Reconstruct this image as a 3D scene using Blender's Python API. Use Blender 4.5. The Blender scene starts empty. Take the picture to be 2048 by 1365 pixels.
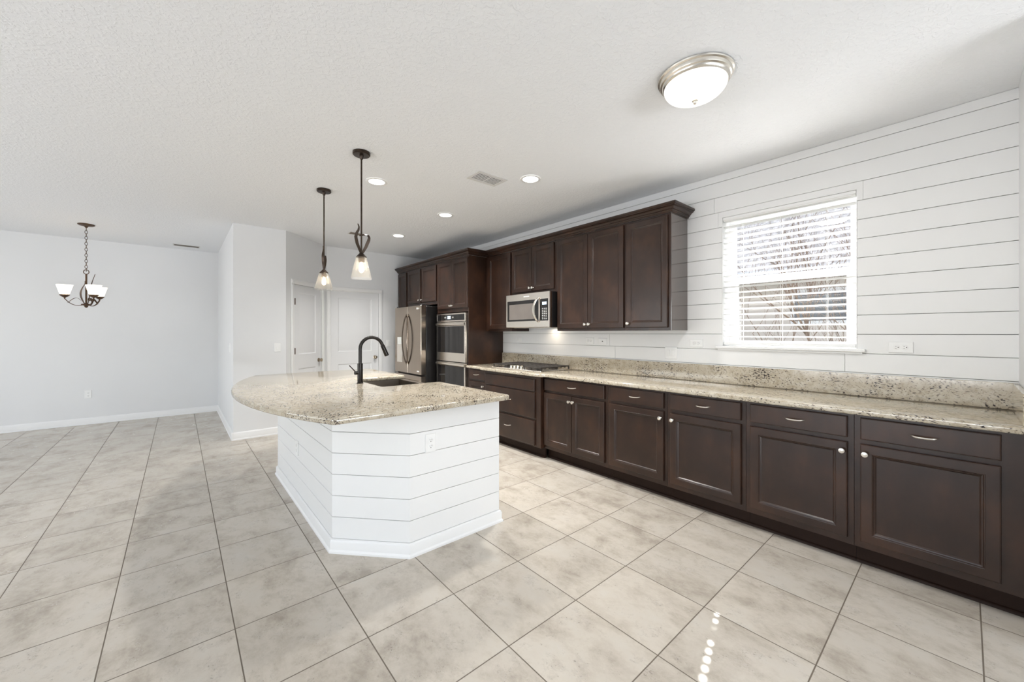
import bpy, bmesh, math, random
from mathutils import Vector, Matrix

# ------------------------------------------------------------------ camera, world, light, exposure
SC = bpy.context.scene
COL = SC.collection
H = 1.3563                      # lens height above the floor
YAW = math.radians(40.594)
cam_d = bpy.data.cameras.new('camera'); cam = bpy.data.objects.new('camera', cam_d); COL.objects.link(cam)
cam_d.sensor_width = 36.0
cam_d.lens = 777.8 / 2048 * 36.0
cam_d.shift_y = -16.05 / 2048
cam_d.clip_start = 0.02
cam.location = (0, 0, H)
cam.rotation_euler = (math.radians(90), 0, -YAW)
SC.camera = cam

W = bpy.data.worlds.new('world'); SC.world = W; W.use_nodes = True
wn = W.node_tree
for n in list(wn.nodes): wn.nodes.remove(n)
w_out = wn.nodes.new('ShaderNodeOutputWorld'); w_bg = wn.nodes.new('ShaderNodeBackground')
w_sky = wn.nodes.new('ShaderNodeTexSky'); w_sky.sky_type = 'NISHITA'
w_sky.sun_disc = False; w_sky.sun_elevation = math.radians(42); w_sky.sun_rotation = math.radians(75)
w_sky.air_density = 1.0; w_sky.dust_density = 3.0; w_sky.ozone_density = 0.6
w_bg.inputs['Strength'].default_value = 0.45
wn.links.new(w_sky.outputs['Color'], w_bg.inputs['Color'])
wn.links.new(w_bg.outputs['Background'], w_out.inputs['Surface'])


def light(name, kind, loc, power, color=(1, 1, 1), rot=None, size=None, size_y=None, parent=None, radius=None, spread=None):
    d = bpy.data.lights.new(name, kind); o = bpy.data.objects.new(name, d); COL.objects.link(o)
    d.energy = power; d.color = color
    o.location = loc
    if rot is not None: o.rotation_euler = rot
    if kind == 'AREA':
        d.shape = 'RECTANGLE' if size_y else 'DISK'
        d.size = size
        if size_y: d.size_y = size_y
        if spread: d.spread = spread
    if radius is not None and kind in ('POINT', 'SPOT'): d.shadow_soft_size = radius
    if parent is not None:
        o.parent = parent
        o.matrix_parent_inverse = Matrix.Translation(-parent.location)
    return o


# sun enters through the kitchen window (only the cord holes of the blind let it pass)
sun_dir = Vector((-0.9665, -0.2565, -0.905)).normalized()
sun = light('sun', 'SUN', (8, 4, 9), 37.0, (1.0, 0.97, 0.93))
sun.data.angle = math.radians(0.53)
sun.rotation_euler = sun_dir.to_track_quat('-Z', 'Y').to_euler()

# fill lamps added as daylight at unseen openings behind the camera and dining side
DAY = (0.965, 0.99, 1.03)
R90 = math.radians(90)
light('fill_rear', 'AREA', (1.3, -5.3, 1.25), 25, DAY, (R90, 0, 0), 4.4, 2.3)
light('fill_left', 'AREA', (-4.75, 1.2, 1.35), 12, DAY, (R90, 0, -R90), 3.4, 2.0)
light('fill_dining', 'AREA', (-4.75, 5.6, 1.45), 104, (1.0, 0.992, 0.985), (R90, 0, -R90), 3.0, 1.7)

# upward fill lamps added outside the unseen openings to brighten the ceiling
light('upfill_rear', 'AREA', (1.3, -5.75, 0.12), 470, (0.965, 0.985, 1.01), (math.radians(128), 0, 0), 4.6, 1.4)
light('upfill_left', 'AREA', (-5.1, 1.2, 0.25), 330, (0.985, 0.99, 1.0), (math.radians(128), 0, -R90), 3.4, 1.2)

SC.view_settings.view_transform = 'Standard'
SC.view_settings.look = 'None'
SC.view_settings.gamma = 1.0
SC.view_settings.use_curve_mapping = False
SC.view_settings.exposure = 0.10
cy = SC.cycles
cy.use_denoising = True
cy.max_bounces = 10; cy.diffuse_bounces = 6; cy.glossy_bounces = 4; cy.transmission_bounces = 6; cy.transparent_max_bounces = 12
cy.caustics_reflective = False; cy.caustics_refractive = False
cy.sample_clamp_indirect = 12.0


# ------------------------------------------------------------------ materials
class NT:
    def __init__(self, name):
        self.m = bpy.data.materials.new(name); self.m.use_nodes = True
        self.t = self.m.node_tree
        self.b = self.t.nodes['Principled BSDF']; self.out = self.t.nodes['Material Output']

    def n(self, typ, **kw):
        nd = self.t.nodes.new(typ)
        for k, v in kw.items():
            if k.startswith('i_'):
                key = k[2:]
                nd.inputs[int(key) if key.isdigit() else key.replace('_', ' ')].default_value = v
            else: setattr(nd, k, v)
        return nd

    def l(self, a, b): self.t.links.new(a, b)

    def math(self, op, a, b=None):
        nd = self.n('ShaderNodeMath', operation=op)
        for i, v in enumerate((a, b)):
            if v is None: continue
            if isinstance(v, (int, float)): nd.inputs[i].default_value = v
            else: self.l(v, nd.inputs[i])
        return nd.outputs[0]

    def ramp(self, fac, stops):
        nd = self.n('ShaderNodeValToRGB'); e = nd.color_ramp.elements
        while len(e) < len(stops): e.new(0.5)
        for i, (p, c) in enumerate(stops):
            e[i].position = p; e[i].color = (c[0], c[1], c[2], 1) if not isinstance(c, (int, float)) else (c, c, c, 1)
        self.l(fac, nd.inputs[0]); return nd.outputs[0]

    def mix(self, fac, a, b, blend='MIX'):
        nd = self.n('ShaderNodeMix', data_type='RGBA', blend_type=blend)
        for i, v in ((0, fac), (6, a), (7, b)):
            if isinstance(v, (int, float)): nd.inputs[i].default_value = v
            elif isinstance(v, tuple): nd.inputs[i].default_value = (v[0], v[1], v[2], 1)
            else: self.l(v, nd.inputs[i])
        return nd.outputs[2]

    def coords(self, scale=(1, 1, 1), rot=(0, 0, 0)):
        tc = self.n('ShaderNodeTexCoord'); mp = self.n('ShaderNodeMapping')
        mp.inputs['Scale'].default_value = scale; mp.inputs['Rotation'].default_value = rot
        self.l(tc.outputs['Object'], mp.inputs[0]); return mp.outputs[0]

    def noise(self, vec, scale, detail=4, rough=0.5, dist=0.0):
        nd = self.n('ShaderNodeTexNoise')
        nd.inputs['Scale'].default_value = scale; nd.inputs['Detail'].default_value = detail
        nd.inputs['Roughness'].default_value = rough; nd.inputs['Distortion'].default_value = dist
        self.l(vec, nd.inputs['Vector']); return nd.outputs['Fac']

    def bump(self, h, strength, dist):
        nd = self.n('ShaderNodeBump'); nd.inputs['Strength'].default_value = strength; nd.inputs['Distance'].default_value = dist
        self.l(h, nd.inputs['Height']); self.l(nd.outputs[0], self.b.inputs['Normal'])

    def base(self, c):
        if isinstance(c, tuple): self.b.inputs['Base Color'].default_value = (c[0], c[1], c[2], 1)
        else: self.l(c, self.b.inputs['Base Color'])

    def set(self, rough=None, metal=None, spec=None, coat=None, coat_r=None):
        for k, v in (('Roughness', rough), ('Metallic', metal), ('Specular IOR Level', spec), ('Coat Weight', coat), ('Coat Roughness', coat_r)):
            if v is not None: self.b.inputs[k].default_value = v


def simple(name, c, rough=0.5, metal=0.0, spec=0.5, coat=None, coat_r=None, var=0.06, vscale=9.0):
    m = NT(name); v = m.coords()
    f = m.noise(v, vscale, 3)
    lo = tuple(x * (1 - var) for x in c); hi = tuple(min(1, x * (1 + var)) for x in c)
    m.base(m.ramp(f, [(0.3, lo), (0.7, hi)])); m.set(rough, metal, spec, coat, coat_r)
    return m.m


def emit(name, c, s):
    m = NT(name); m.base(c); m.b.inputs['Emission Color'].default_value = (c[0], c[1], c[2], 1)
    m.b.inputs['Emission Strength'].default_value = s; m.set(0.35)
    return m.m


def glass(name, tint=(1, 1, 1), refl=0.08, rough=0.02, seeded=0.0):
    m = NT(name); t = m.t
    tr = m.n('ShaderNodeBsdfTransparent'); tr.inputs[0].default_value = (*tint, 1)
    gl = m.n('ShaderNodeBsdfGlossy'); gl.inputs['Roughness'].default_value = rough
    lw = m.n('ShaderNodeLayerWeight'); lw.inputs['Blend'].default_value = 0.35
    f = m.math('ADD', m.math('MULTIPLY', lw.outputs['Facing'], 0.28), refl)
    mx = m.n('ShaderNodeMixShader'); m.l(f, mx.inputs[0]); m.l(tr.outputs[0], mx.inputs[1]); m.l(gl.outputs[0], mx.inputs[2])
    sh = mx.outputs[0]
    if seeded:   # seeded glass scatters a little of the bulb's light
        tl = m.n('ShaderNodeBsdfTranslucent'); tl.inputs[0].default_value = (1, 0.97, 0.93, 1)
        m2 = m.n('ShaderNodeMixShader'); m2.inputs[0].default_value = seeded; m.l(sh, m2.inputs[1]); m.l(tl.outputs[0], m2.inputs[2]); sh = m2.outputs[0]
    m.l(sh, m.out.inputs['Surface'])
    return m.m


TILE = 0.4445; TX0 = 2.4407 * TILE; TY0 = 1.8957 * TILE


def make_floor_mat():
    m = NT('porcelain_floor_tile'); tc = m.n('ShaderNodeTexCoord'); sp = m.n('ShaderNodeSeparateXYZ'); m.l(tc.outputs['Object'], sp.inputs[0])
    gx = m.math('DIVIDE', m.math('SUBTRACT', sp.outputs[0], TX0), TILE); gy = m.math('DIVIDE', m.math('SUBTRACT', sp.outputs[1], TY0), TILE)
    ix = m.math('FLOOR', gx); iy = m.math('FLOOR', gy)
    fx = m.math('FRACT', gx); fy = m.math('FRACT', gy)
    ex = m.math('MINIMUM', fx, m.math('SUBTRACT', 1.0, fx)); ey = m.math('MINIMUM', fy, m.math('SUBTRACT', 1.0, fy))
    e = m.math('MULTIPLY', m.math('MINIMUM', ex, ey), TILE)
    grout = m.n('ShaderNodeMapRange', interpolation_type='SMOOTHSTEP'); m.l(e, grout.inputs[0])
    grout.inputs[1].default_value = 0.0016; grout.inputs[2].default_value = 0.0034
    g = grout.outputs[0]
    cv = m.n('ShaderNodeCombineXYZ'); m.l(ix, cv.inputs[0]); m.l(iy, cv.inputs[1])
    wn_ = m.n('ShaderNodeTexWhiteNoise', noise_dimensions='2D'); m.l(cv.outputs[0], wn_.inputs['Vector'])
    off = m.n('ShaderNodeVectorMath', operation='SCALE'); m.l(wn_.outputs['Color'], off.inputs[0]); off.inputs['Scale'].default_value = 23.0
    ad = m.n('ShaderNodeVectorMath', operation='ADD'); m.l(tc.outputs['Object'], ad.inputs[0]); m.l(off.outputs[0], ad.inputs[1])
    st = m.n('ShaderNodeMapping'); st.inputs['Scale'].default_value = (1.0, 0.7, 1.0); m.l(ad.outputs[0], st.inputs[0])
    v = st.outputs[0]
    big = m.noise(v, 4.6, 10, 0.70, 0.15)
    fine = m.noise(v, 13.0, 10, 0.80, 0.15)
    pit = m.noise(v, 120.0, 3, 0.6)
    mask = m.ramp(fine, [(0.53, 0.0), (0.68, 1.0)])
    col = m.ramp(big, [(0.33, (0.37, 0.327, 0.274)), (0.44, (0.485, 0.436, 0.371)), (0.54, (0.55, 0.502, 0.434)), (0.72, (0.57, 0.535, 0.48))])
    col = m.mix(m.math('MULTIPLY', mask, 0.50), col, (0.30, 0.262, 0.222))
    pm = m.math('MULTIPLY', m.ramp(pit, [(0.60, 0.0), (0.67, 1.0)]), m.ramp(fine, [(0.53, 0.0), (0.60, 1.0)]))
    col = m.mix(m.math('MULTIPLY', pm, 0.55), col, (0.16, 0.135, 0.11))
    val = m.n('ShaderNodeHueSaturation'); m.l(col, val.inputs['Color'])
    m.l(m.math('ADD', m.math('MULTIPLY', wn_.outputs['Value'], 0.10), 0.95), val.inputs['Value'])
    m.base(m.mix(g, (0.15, 0.122, 0.094), val.outputs[0]))
    r = m.math('ADD', m.math('MULTIPLY', m.math('SUBTRACT', 1.0, g), 0.45), 0.20)
    m.l(m.math('ADD', r, m.math('MULTIPLY', fine, 0.12)), m.b.inputs['Roughness'])
    m.set(spec=0.45)
    m.bump(m.math('ADD', g, m.math('MULTIPLY', pm, -0.25)), 0.5, 0.002)
    return m.m


def make_granite(seed=0.0):
    m = NT('speckled_granite'); tc = m.n('ShaderNodeTexCoord')
    mp0 = m.n('ShaderNodeMapping'); mp0.inputs['Location'].default_value = (seed, seed * 1.7, 0); m.l(tc.outputs['Object'], mp0.inputs[0])
    v0 = mp0.outputs[0]
    dn = m.n('ShaderNodeTexNoise'); dn.inputs['Scale'].default_value = 9.0; dn.inputs['Detail'].default_value = 2; m.l(v0, dn.inputs['Vector'])
    sc_ = m.n('ShaderNodeVectorMath', operation='SCALE'); m.l(dn.outputs['Color'], sc_.inputs[0]); sc_.inputs['Scale'].default_value = 0.05
    ad = m.n('ShaderNodeVectorMath', operation='ADD'); m.l(v0, ad.inputs[0]); m.l(sc_.outputs[0], ad.inputs[1])
    # flecks: elongated along a skewed direction in every plane
    mp = m.n('ShaderNodeMapping'); mp.inputs['Rotation'].default_value = (math.radians(20), math.radians(38), math.radians(-52)); mp.inputs['Scale'].default_value = (0.9, 3.3, 3.3)
    mr = m.n('ShaderNodeMapping'); mr.inputs['Rotation'].default_value = mp.inputs['Rotation'].default_value; mp.inputs['Rotation'].default_value = (0, 0, 0)
    m.l(ad.outputs[0], mr.inputs[0]); m.l(mr.outputs[0], mp.inputs[0])
    fl = m.noise(mp.outputs[0], 40.0, 3, 0.55, 0.25)
    cl = m.noise(v0, 5.5, 3, 0.5)
    t = m.math('ADD', fl, m.math('MULTIPLY', m.math('SUBTRACT', cl, 0.5), 0.36))
    dark = m.ramp(t, [(0.615, 0.0), (0.645, 1.0)])
    mid = m.ramp(t, [(0.53, 0.0), (0.60, 1.0)])
    cream = m.ramp(m.noise(v0, 26.0, 6, 0.7), [(0.28, (0.36, 0.297, 0.208)), (0.5, (0.50, 0.443, 0.347)), (0.72, (0.59, 0.55, 0.468))])
    cream = m.mix(m.ramp(m.noise(v0, 70.0, 2, 0.5), [(0.62, 0.0), (0.72, 1.0)]), cream, (0.36, 0.30, 0.225))
    col = m.mix(m.math('MULTIPLY', mid, 0.45), cream, (0.26, 0.205, 0.15))
    col = m.mix(dark, col, (0.035, 0.027, 0.027))
    m.base(col); m.set(rough=0.09, spec=0.55)
    return m.m


def make_wood(name, c, rough, ior):
    m = NT(name); v = m.coords((1, 1, 0.14)); big = m.noise(m.coords((1, 1, 0.7)), 6.0, 3, 0.5, 0.0)
    gr = m.noise(v, 90.0, 5, 0.6, 0.2)
    a = tuple(x * 0.68 for x in c); b = (c[0] * 1.5, c[1] * 1.42, c[2] * 1.3)
    col = m.ramp(big, [(0.36, a), (0.52, c), (0.66, b)])
    col = m.mix(0.10, col, m.ramp(gr, [(0.35, tuple(x * 0.6 for x in c)), (0.65, tuple(x * 1.2 for x in c))]))
    m.base(col); m.set(rough=rough, spec=0.5); m.b.inputs['IOR'].default_value = ior
    return m.m


def make_ceiling():
    m = NT('knockdown_ceiling'); v = m.coords()
    a = m.noise(v, 46.0, 3, 0.55, 0.6); b = m.noise(v, 120.0, 3, 0.5)
    h = m.math('ADD', m.ramp(a, [(0.47, 0.0), (0.60, 1.0)]), m.math('MULTIPLY', b, 0.10))
    m.base((0.825, 0.838, 0.855)); m.set(rough=0.85, spec=0.2)
    m.bump(h, 0.36, 0.0032)
    return m.m


def make_paint(name, c, rough=0.55, bump=0.08, spec=0.35):
    m = NT(name); v = m.coords(); f = m.noise(v, 2.0, 3)
    m.base(m.ramp(f, [(0.3, tuple(x * 0.985 for x in c)), (0.7, c)])); m.set(rough=rough, spec=spec)
    if bump: m.bump(m.noise(v, 230.0, 2), bump, 0.001)
    return m.m


def make_brushed(name, c, rough, stretch=(1, 1.5, 90), metal=1.0):
    m = NT(name); v = m.coords(stretch); f = m.noise(v, 6.0, 3, 0.6)
    m.base(m.ramp(f, [(0.3, tuple(x * 0.95 for x in c)), (0.7, tuple(min(1, x * 1.03) for x in c))]))
    m.set(metal=metal); m.l(m.math('ADD', m.math('MULTIPLY', f, 0.05), rough), m.b.inputs['Roughness'])
    return m.m


M = dict(
    floor=make_floor_mat(), granite=make_granite(), granite_i=make_granite(3.7),
    wood=make_wood('espresso_wood', (0.031, 0.0148, 0.0092), 0.29, 1.46),
    woodside=make_wood('espresso_wood_bright', (0.034, 0.0165, 0.0105), 0.10, 2.7),  # same wood, reflection raised to brighten the end side panel
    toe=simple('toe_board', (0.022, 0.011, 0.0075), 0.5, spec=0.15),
    ceiling=make_ceiling(), wall=make_paint('wall_paint', (0.76, 0.765, 0.77)),
    shiplap=make_paint('shiplap_paint', (0.82, 0.82, 0.815), 0.42, 0.03, 0.45),
    gapdark=make_paint('board_backing', (0.30, 0.30, 0.29), 0.8, 0.0),
    trim=make_paint('white_trim', (0.84, 0.84, 0.835), 0.35, 0.0, 0.5),
    door=make_paint('white_door', (0.80, 0.805, 0.81), 0.4, 0.0, 0.5),
    plate=simple('white_plastic', (0.84, 0.84, 0.83), 0.35, var=0.02),
    slot=simple('dark_slot', (0.05, 0.045, 0.04), 0.6),
    nickel=simple('satin_nickel', (0.80, 0.765, 0.70), 0.24, 1.0, var=0.03),
    steel=make_brushed('brushed_steel', (0.90, 0.845, 0.765), 0.20),
    darksteel=make_brushed('dark_stainless', (0.40, 0.335, 0.275), 0.17, (8, 26, 0.5)),
    handledark=simple('dark_handle', (0.20, 0.165, 0.135), 0.22, 1.0),
    sinksteel=simple('sink_steel', (0.27, 0.235, 0.20), 0.32, 1.0, var=0.08),
    blackgloss=simple('black_glass', (0.012, 0.011, 0.011), 0.06, spec=0.6),
    mwglass=simple('smoked_glass', (0.17, 0.15, 0.135), 0.10, spec=0.6),
    blackcase=simple('black_enamel', (0.011, 0.010, 0.010), 0.28),
    iron=simple('cast_iron', (0.030, 0.024, 0.020), 0.5, var=0.2, vscale=60),
    bronze=simple('oil_rubbed_bronze', (0.050, 0.035, 0.026), 0.34, 0.75, var=0.25, vscale=30),
    faucet=simple('black_bronze', (0.020, 0.017, 0.015), 0.26, 0.6, var=0.15),
    brown=simple('warm_bronze', (0.105, 0.062, 0.038), 0.4, 0.6, var=0.25, vscale=30),
    brass=simple('antique_nickel', (0.46, 0.39, 0.30), 0.28, 1.0, var=0.06),
    blind=make_paint('blind_slat', (0.86, 0.86, 0.85), 0.4, 0.0, 0.4),
    cord=simple('blind_cord', (0.80, 0.80, 0.78), 0.7),
    vinyl=make_paint('window_vinyl', (0.84, 0.85, 0.86), 0.35, 0.0, 0.5),
    pane=glass('window_pane', (0.97, 0.98, 0.99), 0.03),
    shade=glass('clear_shade', (0.99, 0.985, 0.97), 0.03, 0.04, 0.11),
    bulb=emit('warm_bulb', (1.0, 0.82, 0.58), 9.0),
    frosted=emit('lit_frosted_glass', (1.0, 0.94, 0.84), 0.84),
    bowl=emit('lit_bowl_glass', (1.0, 0.98, 0.945), 0.86),
    led=emit('led_lens', (1.0, 0.965, 0.91), 9.0),
    display=emit('lit_display', (0.55, 0.66, 0.80), 0.7),
    logo=simple('pale_mark', (0.85, 0.85, 0.82), 0.4, var=0.02),
    ventdark=simple('vent_dark', (0.06, 0.055, 0.05), 0.8),
    ventbrown=simple('vent_brown', (0.20, 0.165, 0.13), 0.7),  # louvers and divider of the dark vents are brown
    ventgrey=simple('vent_white', (0.66, 0.655, 0.64), 0.5, var=0.03),
    stucco=make_paint('stucco', (0.40, 0.375, 0.36), 0.9, 0.3), roofing=simple('roof_shingle', (0.19, 0.187, 0.185), 0.95, spec=0.0, var=0.4, vscale=14),
    fascia=make_paint('fascia', (0.5, 0.52, 0.56), 0.6, 0.0), lawn=simple('lawn', (0.12, 0.16, 0.06), 0.95, var=0.4, vscale=30),
    bark=simple('bark', (0.15, 0.11, 0.085), 0.95, spec=0.0, var=0.3, vscale=30), roofdark=simple('roof_slab', (0.2, 0.2, 0.2), 0.9),
    nwin=simple('dark_window', (0.045, 0.055, 0.075), 0.1),
)


# ------------------------------------------------------------------ geometry builder
class B:
    def __init__(self): self.v = []; self.f = []; self.M = None

    def add(self, vs, fs):
        o = len(self.v)
        for p in vs: self.v.append(Vector(p))
        for f in fs: self.f.append([i + o for i in f])
        return self

    def box(self, x0, x1, y0, y1, z0, z1, bev=0.0):
        lo = (min(x0, x1), min(y0, y1), min(z0, z1)); hi = (max(x0, x1), max(y0, y1), max(z0, z1))
        if bev <= 0:
            vs = [(x, y, z) for z in (lo[2], hi[2]) for y in (lo[1], hi[1]) for x in (lo[0], hi[0])]
            return self.add(vs, [(0, 2, 3, 1), (4, 5, 7, 6), (0, 1, 5, 4), (2, 6, 7, 3), (0, 4, 6, 2), (1, 3, 7, 5)])
        bev = min(bev, 0.45 * min(hi[i] - lo[i] for i in range(3)))
        idx = {}; vs = []
        for sx in (0, 1):
            for sy in (0, 1):
                for sz in (0, 1):
                    for a in range(3):
                        p = []
                        for i, s in enumerate((sx, sy, sz)):
                            c = hi[i] if s else lo[i]
                            if i != a: c += -bev if s else bev
                            p.append(c)
                        idx[(sx, sy, sz, a)] = len(vs); vs.append(p)
        fs = []
        for a in range(3):
            o1, o2 = [i for i in range(3) if i != a]
            for s in (0, 1):
                q = []
                for p1, p2 in ((0, 0), (1, 0), (1, 1), (0, 1)):
                    k = [0, 0, 0]; k[a] = s; k[o1] = p1; k[o2] = p2
                    q.append(idx[(*k, a)])
                fs.append(q)
            for p1 in (0, 1):
                for p2 in (0, 1):
                    q = []
                    for s, ax in ((0, o1), (1, o1), (1, o2), (0, o2)):
                        k = [0, 0, 0]; k[a] = s; k[o1] = p1; k[o2] = p2
                        q.append(idx[(*k, ax)])
                    fs.append(q)
        for sx in (0, 1):
            for sy in (0, 1):
                for sz in (0, 1): fs.append([idx[(sx, sy, sz, a)] for a in range(3)])
        return self.add(vs, fs)

    def loft(self, rings, caps=(True, True), closed=True):
        n = len(rings[0]); vs = [p for r in rings for p in r]; fs = []
        for k in range(len(rings) - 1):
            for i in range(n if closed else n - 1):
                j = (i + 1) % n
                fs.append((k * n + i, k * n + j, (k + 1) * n + j, (k + 1) * n + i))
        if caps[0]: fs.append(list(range(n))[::-1])
        if caps[1]: fs.append([(len(rings) - 1) * n + i for i in range(n)])
        return self.add(vs, fs)

    def tube(self, pts, r, n=10, closed=False):
        pts = [Vector(p) for p in pts]; N = len(pts)
        rs = r if isinstance(r, (list, tuple)) else [r] * N
        up = None; rings = []
        for i, p in enumerate(pts):
            if closed: t = pts[(i + 1) % N] - pts[i - 1]
            else: t = pts[min(i + 1, N - 1)] - pts[max(i - 1, 0)]
            t.normalize()
            if up is None:
                a = Vector((0, 0, 1)) if abs(t.z) < 0.9 else Vector((1, 0, 0))
                up = (a - t * a.dot(t)).normalized()
            else:
                up = up - t * up.dot(t)
                up = up.normalized() if up.length > 1e-6 else Vector((1, 0, 0))
            s = t.cross(up)
            rings.append([p + (up * math.cos(2 * math.pi * k / n) + s * math.sin(2 * math.pi * k / n)) * rs[i] for k in range(n)])
        if closed: rings.append(rings[0])
        return self.loft(rings, (not closed, not closed))

    def lathe(self, prof, c=(0, 0, 0), axis=(0, 0, 1), n=24, caps=(True, True)):
        c = Vector(c); ax = Vector(axis).normalized()
        a = Vector((1, 0, 0)) if abs(ax.x) < 0.9 else Vector((0, 1, 0))
        e1 = (a - ax * a.dot(ax)).normalized(); e2 = ax.cross(e1)
        rings = [[c + ax * z + (e1 * math.cos(2 * math.pi * k / n) + e2 * math.sin(2 * math.pi * k / n)) * max(r, 1e-5) for k in range(n)] for r, z in prof]
        return self.loft(rings, caps)

    def cyl(self, p0, p1, r, n=16): return self.tube([p0, p1], r, n)

    def prism(self, poly, z0, z1): return self.loft([[(x, y, z0) for x, y in poly], [(x, y, z1) for x, y in poly]])

    def front(self, o, u, v, w, width, height, loops):
        """nested rectangles: loops = (inset, height above the back plane); the last one is capped"""
        o, u, v, w = Vector(o), Vector(u), Vector(v), Vector(w); rings = []
        for ins, out in loops:
            rings.append([o + u * a + v * b + w * out for a, b in ((ins, ins), (width - ins, ins), (width - ins, height - ins), (ins, height - ins))])
        return self.loft(rings)

    def build(self, name, mat, parent=None, smooth=35):
        me = bpy.data.meshes.new(name)
        off = parent_world(parent)
        vs = [(self.M @ p if self.M else p) - off for p in self.v]
        me.from_pydata(vs, [], self.f); me.validate()
        bm = bmesh.new(); bm.from_mesh(me)
        bmesh.ops.recalc_face_normals(bm, faces=bm.faces)
        bm.to_mesh(me); bm.free()
        if smooth:
            me.polygons.foreach_set('use_smooth', [True] * len(me.polygons))
            me.set_sharp_from_angle(angle=math.radians(smooth))
        me.materials.append(mat)
        o = bpy.data.objects.new(name, me); COL.objects.link(o)
        if parent is not None: o.parent = parent
        return o


def parent_world(p):
    v = Vector((0, 0, 0))
    while p is not None: v += Vector(p.location); p = p.parent
    return v


def thing(name, label, cat, loc=(0, 0, 0), group=None):
    o = bpy.data.objects.new(name, None); COL.objects.link(o); o.location = loc; o.empty_display_size = 0.1
    return tag(o, label, cat, group)


def tag(o, label, cat, group=None):
    o['label'] = label; o['category'] = cat
    if group: o['group'] = group
    return o


def struct(o, label=None):
    o['kind'] = 'structure'
    if label: o['label'] = label
    return o


def copy_tree(root, loc, label, group=None):
    r = root.copy(); COL.objects.link(r); r.location = loc; r['label'] = label
    if group: r['group'] = group
    for ch in list(root.children):
        c = ch.copy(); COL.objects.link(c); c.parent = r
        for g in list(ch.children):
            d = g.copy(); COL.objects.link(d); d.parent = c
    return r


def offset_poly(poly, d):
    """mitred offset of a counter-clockwise polygon, d > 0 outwards"""
    out = []; n = len(poly)
    for i in range(n):
        p0, p1, p2 = Vector(poly[i - 1]), Vector(poly[i]), Vector(poly[(i + 1) % n])
        a = (p1 - p0).normalized(); b = (p2 - p1).normalized()
        na = Vector((a.y, -a.x)); nb = Vector((b.y, -b.x))
        k = (na + nb); k = k / max(0.25, k.dot(na) if k.length else 1)
        out.append(tuple(p1 + k * d))
    return out


def slab_rings(poly, z0, z1, r):
    """polygon slab with a rounded (bullnose) rim"""
    rings = []; steps = 4
    for i in range(steps + 1):
        a = math.pi / 2 * i / steps
        rings.append([(x, y, z0 + r - r * math.cos(a)) for x, y in offset_poly(poly, -r + r * math.sin(a))])
    for i in range(steps + 1):
        a = math.pi / 2 * i / steps
        rings.append([(x, y, z1 - r + r * math.sin(a)) for x, y in offset_poly(poly, -r + r * math.cos(a))])
    return rings


# ------------------------------------------------------------------ the room
XW = 3.60; ZC = 2.745; YE = -0.195
YB = 6.64; YL = 8.47; XS = 0.52; YF = 6.0; XC = 1.104; XA = 1.794
XL = -4.6; YR = -5.1

B().box(XL, XW + 0.20, YR, YL + 0.12, -0.15, 0.0).build('floor', M['floor'], smooth=0)
struct(bpy.data.objects['floor'], 'beige stone-look square floor tiles with thin dark grout')
o = B().box(XL, XW + 0.20, YR, YL + 0.12, ZC, ZC + 0.06).build('ceiling', M['ceiling'], smooth=0); struct(o, 'white knockdown textured ceiling')
o = B().box(XL - 0.6, XW + 0.2, YR - 0.4, YL + 0.6, ZC + 0.08, ZC + 0.3).build('roof', M['roofdark'], smooth=0); struct(o)

# kitchen wall: white boards around the window opening
WY0, WY1, WZ0, WZ1 = 0.495, 1.385, 1.245, 2.365
b = B(); P = 0.13335; Z00 = 1.2137 - 3 * P; GAP = 0.0034; X1 = XW + 0.012
seams = {2: [2.48, 0.56, 4.9], 3: [2.55, 5.4], 12: [1.45, 4.6], 13: [3.6], 5: [5.9], 7: [4.9]}


def plank(y0, y1, z0, z1): b.box(XW, X1, y0, y1, z0 + GAP / 2, z1 - GAP / 2, 0.0012)


for k in range(0, 16):
    z0 = Z00 + k * P; z1 = min(z0 + P, ZC)
    if z0 > ZC - 0.01: break
    cuts = sorted([YE - 0.1] + seams.get(k, []) + [YB])
    for a, c in zip(cuts[:-1], cuts[1:]):
        segs = [(a, c)]
        if z1 > 1.215 and z0 < WZ1 - 0.01:
            lo, hi = WY0, WY1
            segs = [(s, min(e, lo)) for s, e in segs if s < lo] + [(max(s, hi), e) for s, e in segs if e > hi]
        for s, e in segs:
            g0 = 0.0008
            if z0 < WZ1 < z1 - 0.01:   # board cut around the head of the window
                if e <= WY0 + 1e-6:
                    plank(s, WY0 - 0.032, z0, z1); b.box(XW, X1, WY0 - 0.031, WY0, z0 + GAP / 2, WZ1, 0); continue
                if s >= WY1 - 1e-6:
                    plank(WY1 + 0.032, e - g0, z0, z1); b.box(XW, X1, WY1, WY1 + 0.031, z0 + GAP / 2, WZ1, 0); continue
            plank(s + g0, e - g0, z0, z1)
b.box(XW, X1, WY0 - 0.031, WY1 + 0.031, WZ1, Z00 + 12 * P - 0.001, 0)
o = b.build('wall_right', M['shiplap']); struct(o, 'white horizontal shiplap board wall behind the long counter')
b = B(); XO = XW + 0.20
for y0, y1, z0, z1 in ((YE - 0.1, WY0, 0, ZC), (WY1, YB + 0.1, 0, ZC), (WY0, WY1, 0, WZ0 - 0.02), (WY0, WY1, WZ1, ZC)):
    b.box(X1, XO, y0, y1, z0, z1)
o = b.build('wall_backing', M['gapdark'], smooth=0); struct(o)
b = B()
for y0, y1, z0, z1 in ((WY0 - 0.0, WY0 + 0.004, WZ0, WZ1), (WY1 - 0.004, WY1, WZ0, WZ1), (WY0, WY1, WZ1 - 0.004, WZ1)):
    b.box(XW + 0.001, XO, y0, y1, z0, z1)
o = b.build('trim_1', M['trim'], smooth=0); struct(o, 'white reveal lining of the kitchen window')

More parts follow.
